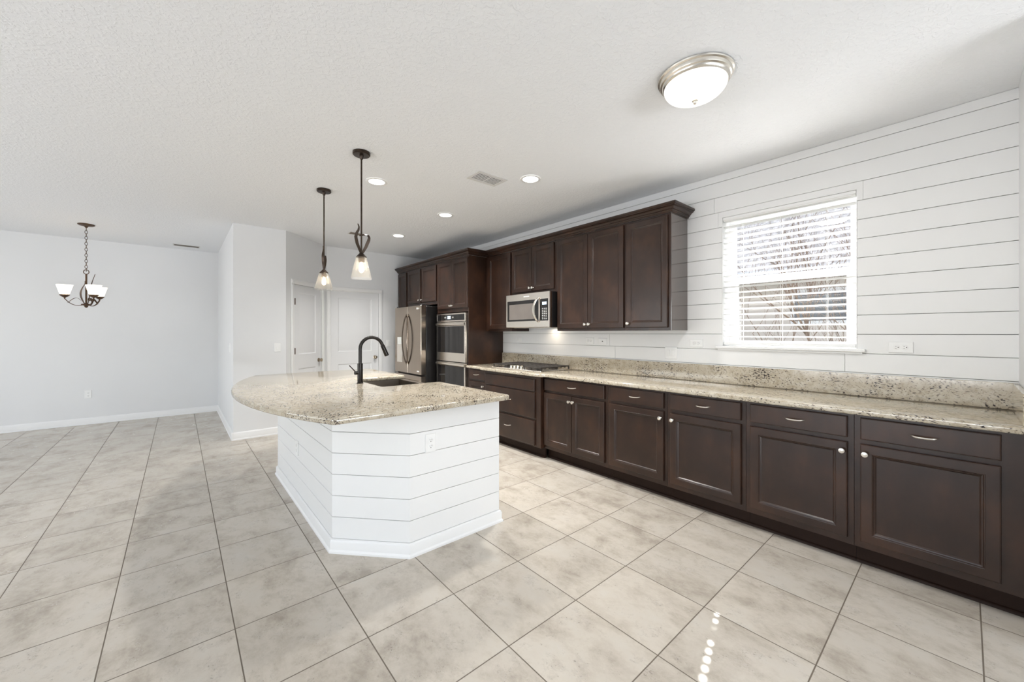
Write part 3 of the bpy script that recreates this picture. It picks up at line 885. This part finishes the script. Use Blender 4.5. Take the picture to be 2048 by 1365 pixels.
h = B(); h.loft([[(XM + 0.002 - 0.062 * q ** 0.75 + e, my0 + 0.172 + 0.026 * q + f_, mz0 + 0.205 + 0.145 * t) for e, f_ in ((0, -0.013), (-0.010, -0.011), (-0.010, 0.011), (0, 0.013))] for t, q in [(-1 + 2 * i / 14, max(0.0, 1 - (-1 + 2 * i / 14) ** 2)) for i in range(15)]])
h.build('handle', M['steel'], mw, 50)
B().box(XM - 0.0008, XM - 0.0001, 3.40, 3.50, mz1 - 0.042, mz1 - 0.032).build('badge', M['logo'], mw, 0)
v_ = B(); v_.box(3.26, 3.50, my0 + 0.06, my0 + 0.34, mz0 - 0.004, mz0 - 0.0003); v_.box(3.26, 3.50, my0 + 0.42, my0 + 0.70, mz0 - 0.004, mz0 - 0.0003); v_.build('filter_grille', M['steel'], mw, 0)
B().box(3.505, 3.55, my0 + 0.345, my0 + 0.415, mz0 - 0.003, mz0 - 0.0004).build('lamp_lens', M['frosted'], mw, 0)
light('microwave_lamp', 'AREA', (3.43, my0 + 0.28, mz0 - 0.010), 0.75, (1, 0.84, 0.64), (0, 0, 0), 0.30, 0.10, mw)

# gas cooktop
cx0, cx1, cy0, cy1 = 3.035, 3.545, 3.055, 3.945
gc = thing('gas_cooktop', 'black gas cooktop with cast iron grates set on the granite counter', 'cooktop', (3.3, 3.5, 0.9205))
B().box(cx0, cx1, cy0, cy1, 0.9205, 0.930, 0.004).build('tray', M['steel'], gc)
for (x, y, r_) in ((3.17, 3.22, .034), (3.42, 3.22, .042), (3.36, 3.50, .055), (3.17, 3.78, .042), (3.42, 3.78, .034)):
    u = B(); u.lathe([(r_ * 1.25, 0), (r_ * 1.25, 0.006), (r_, 0.008), (r_, 0.020), (r_ * 0.8, 0.024), (0.004, 0.025)], (x, y, 0.9303), (0, 0, 1), 20); u.build('burner', M['iron'], gc)
for gi, (a, c_) in enumerate(((cy0 + 0.015, cy0 + 0.295), (cy0 + 0.300, cy0 + 0.590), (cy0 + 0.595, cy1 - 0.015))):
    gx0 = cx0 + 0.02 if gi != 1 else cx0 + 0.135
    gx1 = cx1 - 0.015; u = B(); zg = 0.958; tb = 0.012
    for y in (a, c_ - tb): u.box(gx0, gx1, y, y + tb, zg, zg + 0.012, 0.002)
    for x in (gx0, gx1 - tb): u.box(x, x + tb, a, c_, zg, zg + 0.012, 0.002)
    nbar = 7 if gi != 1 else 5
    for i in range(1, nbar):
        x = gx0 + (gx1 - gx0 - tb) * i / nbar; u.box(x, x + tb * 0.8, a, c_, zg, zg + 0.014, 0.002)
    u.box(gx0, gx1, (a + c_) / 2 - 0.006, (a + c_) / 2 + 0.006, zg - 0.002, zg + 0.010, 0.002)
    for x in (gx0, gx1 - tb):
        for y in (a, c_ - tb): u.box(x, x + tb, y, y + tb, 0.9303, zg, 0.001)
    for i in range(1, nbar):
        x = gx0 + (gx1 - gx0 - tb) * i / nbar
        for y in (a, c_ - tb): u.box(x, x + tb * 0.8, y, y + tb, zg - 0.010, zg)
    u.build('grate', M['iron'], gc)
for i in range(5):
    u = B(); u.lathe([(0.021, 0), (0.021, 0.004), (0.017, 0.006), (0.0155, 0.026), (0.012, 0.030)], (3.095, 3.375 + i * 0.062 if i < 5 else 0, 0.9303), (0, 0, 1), 16)
    u.box(3.078, 3.112, 3.375 + i * 0.062 - 0.003, 3.375 + i * 0.062 + 0.003, 0.958, 0.966, 0.001); u.build('knob', M['nickel'], gc)

# ------------------------------------------------------------------ island
IX1 = 1.752
ZI = 0.884
body_poly = [(0.722, 2.556), (1.060, 2.188), (IX1, 2.188), (IX1, 4.67), (1.060, 4.67), (0.722, 4.30)]
SX0, SX1, SY0, SY1 = 1.225, 1.752, 3.050, 3.790     # sink bay
notched = [(0.722, 2.556), (1.060, 2.188), (IX1, 2.188), (IX1, SY0 - 0.002), (SX0 - 0.002, SY0 - 0.002), (SX0 - 0.002, SY1 + 0.002), (IX1, SY1 + 0.002), (IX1, 4.67), (1.060, 4.67), (0.722, 4.30)]
isl = thing('kitchen_island', 'white shiplap kitchen island body with clipped corners under the granite top', 'island', (1.24, 3.43, 0))
k = B(); lines = [0.0, 0.0835, 0.2165, 0.3480, 0.4800, 0.6120, 0.7440, ZI]
core_lo = offset_poly(body_poly, -0.010); core_hi = offset_poly(notched, -0.010)
ZS = 0.612
for z0, z1 in zip(lines[:-1], lines[1:]):
    poly_ = body_poly if z1 <= ZS + 1e-6 else notched
    e = 0.0010
    a_ = offset_poly(poly_, -e)
    k.loft([[(x, y, z0 + 0.0013) for x, y in a_], [(x, y, z0 + 0.0013 + e) for x, y in poly_], [(x, y, z1 - 0.0013 - e) for x, y in poly_], [(x, y, z1 - 0.0013 if z1 < ZI else z1) for x, y in a_]])
k.build('shiplap_panels', M['shiplap'], isl, 25)
k = B(); k.prism(core_lo, 0.001, ZS - 0.002); k.prism(core_hi, ZS + 0.0, ZI - 0.004); k.build('core', M['gapdark'], isl, 0)
k = B(); pr_ = [(0.0008, 0.0), (0.022, 0.0), (0.022, 0.012), (0.014, 0.022), (0.014, 0.066), (0.010, 0.078), (0.0008, 0.084)]
rings = [[(x, y, z) for x, y in offset_poly(body_poly, d)] for d, z in pr_]
k.loft(rings + [rings[0]], (False, False)); k.build('baseboard', M['trim'], isl, 30)

it = thing('island_countertop', 'speckled granite island top with a wide curved overhang and sink notch', 'countertop', (1.1, 3.43, ZI + 0.001))
YN, YFAR = 2.087, 4.775; XE_ = 1.778; R_ = 3.14; XC_ = 0.296 + R_; YM = (YN + YFAR) / 2
arc = []
half = math.asin((YFAR - YN) / 2 / R_)
for i in range(41):
    a = half * (1 - 2 * i / 40); arc.append((XC_ - R_ * math.cos(a), YM + R_ * math.sin(a)))


def rounded(p, r, n=5):
    """round a right-angle-ish corner p[1] between p[0] and p[2]"""
    a, c_, d = Vector(p[0]), Vector(p[1]), Vector(p[2]); u = (a - c_).normalized(); w = (d - c_).normalized()
    ang = u.angle(w); t = r / math.tan(ang / 2); out = []
    s, e = c_ + u * t, c_ + w * t; cen = c_ + (u + w).normalized() * (r / math.sin(ang / 2))
    for i in range(n + 1):
        q = s.lerp(e, i / n); out.append(tuple(cen + (q - cen).normalized() * r))
    return out


near_l = rounded((arc[-2], arc[-1], (XE_, YN)), 0.035); far_l = rounded(((XE_, YFAR), arc[0], arc[1]), 0.05)
poly = far_l + arc[2:-2] + near_l + rounded(((near_l[-1]), (XE_, YN), (XE_, 3.0)), 0.03)
NX0 = 1.255; ny0, ny1 = 3.080, 3.760
poly += rounded(((XE_, 2.5), (XE_, ny0), (NX0, ny0)), 0.012, 3) + rounded(((XE_, ny0), (NX0, ny0), (NX0, ny1)), 0.015, 3) + rounded(((NX0, ny0), (NX0, ny1), (XE_, ny1)), 0.015, 3) + rounded(((NX0, ny1), (XE_, ny1), (XE_, 4.5)), 0.03, 4)
poly += rounded(((XE_, 4.0), (XE_, YFAR), (1.0, YFAR)), 0.06)
B().loft(slab_rings(poly, ZI + 0.001, 0.920, 0.010)).build('worktop', M['granite_i'], it, 40)

sk = thing('sink', 'stainless farmhouse sink set into the island notch', 'sink', (1.49, 3.42, 0.66))
k = B(); zt = ZI - 0.0005; t_ = 0.016; sx1 = 1.768
outer = [(SX0, SY0), (sx1, SY0), (sx1, SY1), (SX0, SY1)]; inner = offset_poly(outer, -t_); inner = [(max(x, SX0 + 0.02) if x < 1.4 else 1.712, y) for x, y in inner]
rings = [[(x, y, z) for x, y in pl] for pl, z in ((outer, 0.640), (outer, zt), (inner, zt), (offset_poly(inner, -0.006), 0.70), (offset_poly(inner, -0.04), 0.666))]
k.loft(rings); k.build('basin', M['sinksteel'], sk, 30)
k = B(); k.lathe([(0.045, 0), (0.045, 0.002), (0.03, 0.003), (0.02, 0.001)], (1.48, 3.42, 0.6663)); k.build('drain', M['steel'], sk)

fa = thing('faucet', 'black gooseneck pull-down faucet standing on the island top', 'faucet', (1.195, 3.42, 0.9205))
fx, fy = 1.195, 3.42
k = B(); k.lathe([(0.027, 0), (0.027, 0.004), (0.024, 0.008), (0.0225, 0.010), (0.0225, 0.170), (0.020, 0.173)], (fx, fy, 0.9205)); k.build('base', M['faucet'], fa)
ra = 0.101; pts = [(fx, fy, 1.088), (fx, fy, 1.15)]; zc_ = 1.217
for i in range(15):
    a = math.pi * (1 - i / 14 * 0.90); pts.append((fx + ra + ra * math.cos(a), fy, zc_ + ra * math.sin(a)))
k = B(); k.tube(pts, 0.0145, 14); k.build('spout', M['faucet'], fa)
p_end = Vector(pts[-1]); d_end = (p_end - Vector(pts[-2])).normalized()
k = B(); k.lathe([(0.0150, 0.0), (0.0175, 0.006), (0.0185, 0.040), (0.0195, 0.085), (0.0195, 0.108), (0.014, 0.110)], p_end - d_end * 0.002, d_end, 18); k.build('spray_head', M['faucet'], fa)
k = B(); k.tube([(fx - 0.020, fy, 1.012), (fx - 0.046, fy - 0.004, 1.012)], 0.016, 14)
ko = k.build('handle_hub', M['faucet'], fa)
k = B(); k.tube([(fx - 0.040, fy - 0.003, 1.022), (fx - 0.095, fy - 0.012, 1.080)], [0.0045, 0.004], 8); k.build('lever', M['faucet'], fa)

# ------------------------------------------------------------------ plates on walls
FRM = {'kitchen': Matrix(((0, -1, 0, XW), (-1, 0, 0, 0), (0, 0, 1, 0), (0, 0, 0, 1)))}


def plate_matrix(loc, out):
    """local frame: x along the wall, y out of the wall, z up"""
    out = Vector(out).normalized(); zz = Vector((0, 0, 1)); xx = out.cross(zz)
    return Matrix(((xx.x, out.x, 0, loc[0]), (xx.y, out.y, 0, loc[1]), (xx.z, out.z, 1, loc[2]), (0, 0, 0, 1)))


def plate(name, label, cat, loc, out, kind, w=0.072, h=0.117, horizontal=False, group=None):
    t = thing(name, label, cat, loc, group); Mx = plate_matrix(loc, out)
    if horizontal: w, h = h, w
    q = B(); q.M = Mx; q.front((-w / 2, 0.0006, -h / 2), (1, 0, 0), (0, 0, 1), (0, 1, 0), w, h, [(0, 0), (0, 0.003), (0.003, 0.006), (0.02, 0.0065)])
    q.build('cover_plate', M['plate'], t, 25)

    def P2(a, c_): return (c_, a) if horizontal else (a, c_)
    if kind == 'duplex':
        for s in (-1, 1):
            cx, cz = P2(0, s * 0.0195)
            r = B(); r.M = Mx; r.lathe([(0.0168, 0), (0.0168, 0.0016), (0.0155, 0.0022)], (cx, 0.0062, cz), (0, 1, 0), 20)
            ro = r.build('receptacle', M['plate'], t)
            sl_ = B(); sl_.M = Mx
            for a, c_, ww, hh in ((-0.0062, 0.003, 0.0022, 0.008), (0.0062, 0.003, 0.0022, 0.0065), (0, -0.008, 0.0045, 0.0045)):
                if horizontal: a, c_, ww, hh = c_, a, hh, ww
                sl_.box(cx + a - ww / 2, cx + a + ww / 2, 0.0083, 0.0088, cz + c_ - hh / 2, cz + c_ + hh / 2)
            sl_.build('slots', M['slot'], ro, 0)
    elif kind.startswith('rocker'):
        n = int(kind[-1])
        for i in range(n):
            off = (i - (n - 1) / 2) * 0.046
            cx, cz = P2(off, 0) if not horizontal else (0, 0)
            ww, hh = (0.033, 0.066) if not horizontal else (0.066, 0.033)
            r = B(); r.M = Mx; r.front((cx - ww / 2, 0.0062, cz - hh / 2), (1, 0, 0), (0, 0, 1), (0, 1, 0), ww, hh, [(0, 0), (0.0, 0.0005), (0.002, 0.0005), (0.0024, 0.003), (0.006, 0.0042)]); r.build('rocker', M['plate'], t, 25)
    elif kind == 'jack':
        r = B(); r.M = Mx; r.lathe([(0.0055, 0), (0.0055, 0.006), (0.003, 0.007)], (0, 0.0064, 0), (0, 1, 0), 12); r.build('jack', M['slot'], t)
    return t


NXv = (-1, 0, 0)
gk = 'wall plates over the counter'
plate('light_switch', 'horizontal white switch plate on the shiplap nearest the tall oven cabinet', 'switch', (XW, 4.05, 1.267), NXv, 'rocker1', horizontal=True, group=gk)
plate('outlet', 'horizontal white outlet on the shiplap under the two-door wall cabinet', 'outlet', (XW, 2.82, 1.266), NXv, 'duplex', horizontal=True, group=gk)
plate('cable_plate', 'horizontal white plate with one small black jack under the two-door wall cabinet', 'wall plate', (XW, 2.64, 1.263), NXv, 'jack', horizontal=True, group=gk)
plate('light_switch', 'double white rocker switch plate just above the backsplash', 'switch', (XW, 1.847, 1.163), NXv, 'rocker2', w=0.116, h=0.116, group=gk)
plate('outlet', 'horizontal white outlet on the shiplap between the end wall cabinet and the window', 'outlet', (XW, 1.603, 1.263), NXv, 'duplex', horizontal=True, group=gk)
plate('outlet', 'horizontal white outlet on the shiplap between the window and the end wall', 'outlet', (XW, 0.278, 1.262), NXv, 'duplex', horizontal=True, group=gk)
plate('outlet', 'white outlet on the broad face of the island below the granite', 'outlet', (1.199, 2.188, 0.666), (0, -1, 0), 'duplex')
plate('outlet', 'white outlet low on the long side of the island facing the dining room', 'outlet', (0.722, 3.484, 0.437), NXv, 'duplex')
plate('light_switch', 'white rocker switch on the projecting wall beside the pantry door', 'switch', (1.003, YF, 1.163), (0, -1, 0), 'rocker1', 0.078)
plate('light_switch', 'white switch seen edge-on on the dining room side wall', 'switch', (XS, 6.365, 1.16), NXv, 'rocker1')
plate('light_switch', 'white rocker switch between the wider door and the refrigerator', 'switch', (2.815, YB, 1.172), (0, -1, 0), 'rocker1')
plate('outlet', 'white outlet low on the dining room wall below the chandelier', 'outlet', (-1.02, YL, 0.447), (0, -1, 0), 'duplex')

# ------------------------------------------------------------------ ceiling fixtures
rl = None
spots = [(1.376, 3.51, 'round recessed ceiling light beside the nearer pendant canopy'),
         (2.405, 2.551, 'round recessed ceiling light beside the ceiling air vent'),
         (2.379, 3.977, 'round recessed ceiling light, middle one of the row over the aisle'),
         (2.377, 5.259, 'round recessed ceiling light nearest the refrigerator')]
for x, y, lab in spots:
    loc = (x, y, ZC - 0.0005)
    if rl is None:
        rl = thing('recessed_light', lab, 'ceiling light', loc, 'recessed ceiling lights')
        k = B(); k.lathe([(0.094, 0.0), (0.094, -0.004), (0.088, -0.007), (0.070, -0.006), (0.068, -0.002)], loc, n=32, caps=(False, False)); k.build('trim_ring', M['plate'], rl)
        k = B(); k.lathe([(0.069, -0.0015), (0.069, -0.004), (0.01, -0.0045)], loc, n=32); k.build('lens', M['led'], rl)
    else: copy_tree(rl, loc, lab, 'recessed ceiling lights')
    light('downlight', 'AREA', (x, y, ZC - 0.012), 19, (1, 0.98, 0.95), (0, 0, 0), 0.13, spread=math.radians(125))

fl = thing('flush_mount_light', 'brushed nickel flush mount ceiling light with white glass bowl', 'ceiling light', (2.125, 0.955, ZC - 0.0005))
c0 = (2.125, 0.955, ZC - 0.0005)
k = B(); k.lathe([(0.188, 0.0), (0.190, -0.004), (0.188, -0.010), (0.180, -0.014), (0.180, -0.020), (0.176, -0.030), (0.168, -0.034), (0.166, -0.042), (0.160, -0.048), (0.157, -0.050)], c0, n=56, caps=(True, False)); k.build('pan', M['nickel'], fl)
prof = [(0.157 * math.cos(a), -0.0505 - 0.076 * math.sin(a)) for a in [math.pi / 2 * i / 12 for i in range(13)]]
k = B(); k.lathe(prof, c0, n=56); k.build('glass_bowl', M['bowl'], fl)
k = B(); k.lathe([(0.014, -0.125), (0.015, -0.131), (0.010, -0.135), (0.010, -0.141), (0.007, -0.146), (0.002, -0.150)], c0, n=16); k.build('finial', M['nickel'], fl)
light('flush_lamp', 'AREA', (2.125, 0.955, ZC - 0.175), 11, (1, 0.975, 0.94), (0, 0, 0), 0.26)


def vent(label, x0, x1, y0, y1, along, n, name='air_vent', dark=False):
    v = thing(name, label, 'air vent', ((x0 + x1) / 2, (y0 + y1) / 2, ZC - 0.0005), 'ceiling air vents')
    z1 = ZC - 0.0006; f = B(); w = 0.028 if not dark else 0.014
    for a in ((x0, x1, y0, y0 + w), (x0, x1, y1 - w, y1), (x0, x0 + w, y0 + w, y1 - w), (x1 - w, x1, y0 + w, y1 - w)): f.box(a[0], a[1], a[2], a[3], z1 - 0.005, z1, 0.0015)
    f.build('frame', M['ventgrey'], v)
    B().box(x0 + w, x1 - w, y0 + w, y1 - w, z1 - 0.0012, z1 - 0.0002).build('backing', M['ventdark'], v, 0)
    lw = 0.0028
    for i in range(n):
        s = B(); t = (i + 0.5) / n
        if along == 'x':
            c_ = y0 + w + (y1 - y0 - 2 * w) * t; p4 = [(c_ - lw, z1 - 0.0015), (c_ - lw + 0.0015, z1 - 0.0015), (c_ + lw, z1 - 0.0045), (c_ + lw - 0.0015, z1 - 0.0045)]
            s.loft([[(x, y, z) for y, z in p4] for x in (x0 + w, x1 - w)])
        else:
            c_ = x0 + w + (x1 - x0 - 2 * w) * t; p4 = [(c_ - lw, z1 - 0.0015), (c_ - lw + 0.0015, z1 - 0.0015), (c_ + lw, z1 - 0.0045), (c_ + lw - 0.0015, z1 - 0.0045)]
            s.loft([[(x, y, z) for x, z in p4] for y in (y0 + w, y1 - w)])
        s.build('louver', M['ventbrown' if dark else 'ventgrey'], v, 0)
    m_ = B()
    if along == 'x': m_.box((x0 + x1) / 2 - 0.004, (x0 + x1) / 2 + 0.004, y0 + w, y1 - w, z1 - 0.005, z1 - 0.0015)
    else: m_.box(x0 + w, x1 - w, (y0 + y1) / 2 - 0.004, (y0 + y1) / 2 + 0.004, z1 - 0.005, z1 - 0.0015)
    m_.build('divider', M['ventbrown' if dark else 'ventgrey'], v, 0)
    return v


vent('white louvered ceiling vent between the recessed lights over the aisle', 1.950, 2.265, 2.705, 2.905, 'x', 7)
vent('louvered ceiling vent in the dining room near the wall', -0.07, 0.262, 8.00, 8.15, 'y', 16, dark=True)
vent('small dark ceiling vent behind the nearer pendant', 1.78, 1.985, 5.47, 5.61, 'x', 6, dark=True)


def ribbon(b, pts, nrm, wd, tk=0.003):
    """flat strap along pts; nrm = width direction per point; wd = half width per point"""
    rings = []; N = len(pts)
    for i in range(N):
        p = Vector(pts[i]); t = (Vector(pts[min(i + 1, N - 1)]) - Vector(pts[max(i - 1, 0)])).normalized()
        w = Vector(nrm[i]); w = (w - t * w.dot(t)).normalized(); th = t.cross(w) * tk / 2
        rings.append([p + w * wd[i] + th, p + w * wd[i] - th, p - w * wd[i] - th, p - w * wd[i] + th])
    b.loft(rings)


def square_ring(cx, cy, z, hw, r, n=4, ang=0.0):
    out = []
    for q, (sx, sy) in enumerate(((1, 1), (-1, 1), (-1, -1), (1, -1))):
        for i in range(n + 1):
            a = math.pi / 2 * q + math.pi / 2 * i / n
            x = sx * (hw - r) + r * math.cos(a); y = sy * (hw - r) + r * math.sin(a)
            out.append((cx + x * math.cos(ang) - y * math.sin(ang), cy + x * math.sin(ang) + y * math.cos(ang), z))
    return out


def lerp_table(tab, u):
    for (a, va), (b_, vb) in zip(tab[:-1], tab[1:]):
        if u <= b_:
            t = (u - a) / (b_ - a); t = t * t * (3 - 2 * t) * 0.35 + t * 0.65
            return va + (vb - va) * t
    return tab[-1][1]


def pendant(x, y, label, ang, tw0):
    t = thing('pendant_light', label, 'pendant light', (x, y, ZC - 0.0005), 'pendant lights over the island')
    k = B(); k.lathe([(0.064, 0), (0.064, -0.018), (0.058, -0.024), (0.016, -0.026), (0.012, -0.050), (0.007, -0.056)], (x, y, ZC - 0.0005), n=28); k.build('canopy', M['bronze'], t)
    k = B(); k.cyl((x, y, ZC - 0.05), (x, y, 1.955), 0.0065, 10); k.build('rod', M['bronze'], t)
    k = B(); k.lathe([(0.009, 0.0), (0.014, -0.004), (0.030, -0.022), (0.040, -0.034), (0.040, -0.038)], (x, y, 1.974), n=20); k.build('cap', M['bronze'], t)
    for s, top, curl in ((-1, 2.185, 0.0), (1, 2.11, 1.0)):
        k = B(); pts = []; nn = []; ww = []
        for i in range(19):
            u = i / 18
            if s < 0:
                r = lerp_table(((0, .006), (.15, .016), (.35, .032), (.55, .040), (.68, .034), (.80, .020), (.90, .017), (1, .026)), u); z = 1.970 + (2.195 - 1.970) * u
            else:
                r = lerp_table(((0, .006), (.15, .018), (.35, .037), (.55, .052), (.70, .056), (.80, .048), (.90, .020), (1, -.016)), u)
                z = 1.970 + lerp_table(((0, 0), (.7, .122), (.8, .140), (.9, .143), (1, .132)), u)
            d = Vector((math.cos(ang) * s, math.sin(ang) * s, 0))
            pts.append(Vector((x, y, z)) + d * r); tw = tw0 + 0.3 * u
            nn.append(Vector((-d.y, d.x, 0)) * math.cos(tw) + d * math.sin(tw)); ww.append(0.0025 + 0.0095 * math.sin(math.pi * min(1.0, 0.16 + 0.82 * u)))
        ribbon(k, pts, nn, ww); k.build('leaf_strap', M['bronze'], t, 50)
    k = B(); k.lathe([(0.022, 0), (0.022, -0.034), (0.014, -0.036)], (x, y, 1.9355), n=18); k.build('socket', M['brown'], t)
    g = B(); rings = []
    for hw, z in ((0.036, 1.9355), (0.040, 1.928), (0.058, 1.850), (0.0745, 1.775), (0.0715, 1.775), (0.055, 1.850), (0.037, 1.926), (0.033, 1.9335)): rings.append(square_ring(x, y, z, hw, hw * 0.42, 4, ang))
    g.loft(rings + [rings[0]], (False, False)); g.build('glass_shade', M['shade'], t, 60)
    k = B(); k.lathe([(0.008, 0), (0.010, -0.010), (0.017, -0.034), (0.0195, -0.050), (0.016, -0.068), (0.006, -0.078)], (x, y, 1.8990), n=16); k.build('bulb', M['bulb'], t)
    return t


pendant(1.066, 3.022, 'nearer pendant light with clear glass shade, hanging in front of the sink', math.radians(-22), 1.1)
pendant(1.069, 4.049, 'farther pendant light with clear glass shade, hanging nearer the pantry door', math.radians(60), 0.15)

# chandelier
hx, hy = -0.897, 7.31
ch = thing('chandelier', 'bronze three-light chandelier with white glass shades in the dining room', 'chandelier', (hx, hy, ZC - 0.0005))
k = B(); k.lathe([(0.078, 0), (0.078, -0.010), (0.066, -0.018), (0.022, -0.026), (0.012, -0.040), (0.004, -0.046)], (hx, hy, ZC - 0.0005), n=24); k.build('canopy', M['brown'], ch)
k = B(); zz = ZC - 0.040; i = 0
while zz > 2.155:
    ln = 0.046; c_ = Vector((hx, hy, zz - ln / 2)); e = Vector((1, 0, 0)) if i % 2 else Vector((0, 1, 0)); pts = []
    for j in range(12):
        a = 2 * math.pi * j / 12; pts.append(c_ + Vector((0, 0, 1)) * (ln / 2) * math.cos(a) + e * 0.0125 * math.sin(a))
    k.tube(pts, 0.0028, 6, True); zz -= ln - 0.009; i += 1
k.build('chain', M['brown'], ch, 60)
k = B(); k.tube([Vector((hx, hy, 2.108)) + Vector((math.cos(2 * math.pi * j / 20) * 0.024, 0, math.sin(2 * math.pi * j / 20) * 0.028 + 0.028)) for j in range(20)], 0.0045, 8, True)
k.cyl((hx, hy, 2.112), (hx, hy, 1.72), 0.0095, 10); k.lathe([(0.012, 0.03), (0.016, 0.02), (0.045, 0.012), (0.048, 0.0), (0.02, -0.008), (0.014, -0.026), (0.004, -0.034)], (hx, hy, 1.712), n=20); k.build('stem', M['brown'], ch)
for s, top, ang in ((-1, 2.02, 0.5), (1, 2.12, 0.6)):
    k = B(); pts = []; nn = []; ww = []
    for i in range(15):
        u = i / 14; r = 0.012 + 0.040 * math.sin(math.pi * min(1, u * 1.15)) if s < 0 else 0.012 + 0.075 * math.sin(math.pi * 0.5 * u) * (1 - 0.45 * math.sin(math.pi * u))
        d = Vector((math.cos(ang) * s, math.sin(ang) * s, 0)); pts.append(Vector((hx, hy, 1.722 + (top - 1.722) * u)) + d * r); nn.append(Vector((-d.y, d.x, 0))); ww.append(0.004 + 0.016 * math.sin(math.pi * min(1, u + 0.1)) * (1 if s < 0 else 0.35))
    ribbon(k, pts, nn, ww); k.build('leaf_strap', M['brown'], ch, 50)
for j, a in enumerate((math.radians(-63), math.radians(57), math.radians(177))):
    d = Vector((math.cos(a), math.sin(a), 0)); s = Vector((-d.y, d.x, 0)); cc = Vector((hx, hy, 0))
    k = B(); pts = []
    for i in range(13):
        u = i / 12; pts.append(cc + d * (0.03 + 0.155 * u) + Vector((0, 0, 1.712 - 0.012 * math.sin(math.pi * u) + 0.075 * u ** 2.6)))
    ribbon(k, pts, [s] * 13, [0.008] * 13, 0.007)
    tip = pts[-1]
    pts2 = []
    for i in range(11):
        u = i / 10; pts2.append(cc + d * (0.045 + 0.115 * u) + Vector((0, 0, 1.735 + 0.075 * math.sin(math.pi * (0.15 + 0.85 * u)) * (1 - 0.35 * u))))
    ribbon(k, pts2, [s] * 11, [0.004 + 0.010 * math.sin(math.pi * i / 10) for i in range(11)], 0.003)
    ao = k.build('arm', M['brown'], ch, 50)
    k = B(); k.lathe([(0.006, -0.004), (0.008, 0.012), (0.030, 0.026), (0.046, 0.044), (0.046, 0.050), (0.020, 0.051)], tip, n=18); k.build('cup', M['brown'], ao)
    k = B(); k.cyl(tip + Vector((0, 0, 0.0505)), tip + Vector((0, 0, 0.085)), 0.019, 14); k.build('candle_sleeve', M['bulb'], ao)
    g = B(); rings = []
    for r_, z_ in ((0.036, 0.0512), (0.042, 0.060), (0.056, 0.115), (0.071, 0.172), (0.068, 0.172), (0.053, 0.115), (0.039, 0.062), (0.032, 0.0530)): rings.append(square_ring(tip.x, tip.y, tip.z + z_, r_, r_ * 0.6, 4, 0.3))
    g.loft(rings + [rings[0]], (False, False)); g.build('glass_shade', M['frosted'], ao, 60)
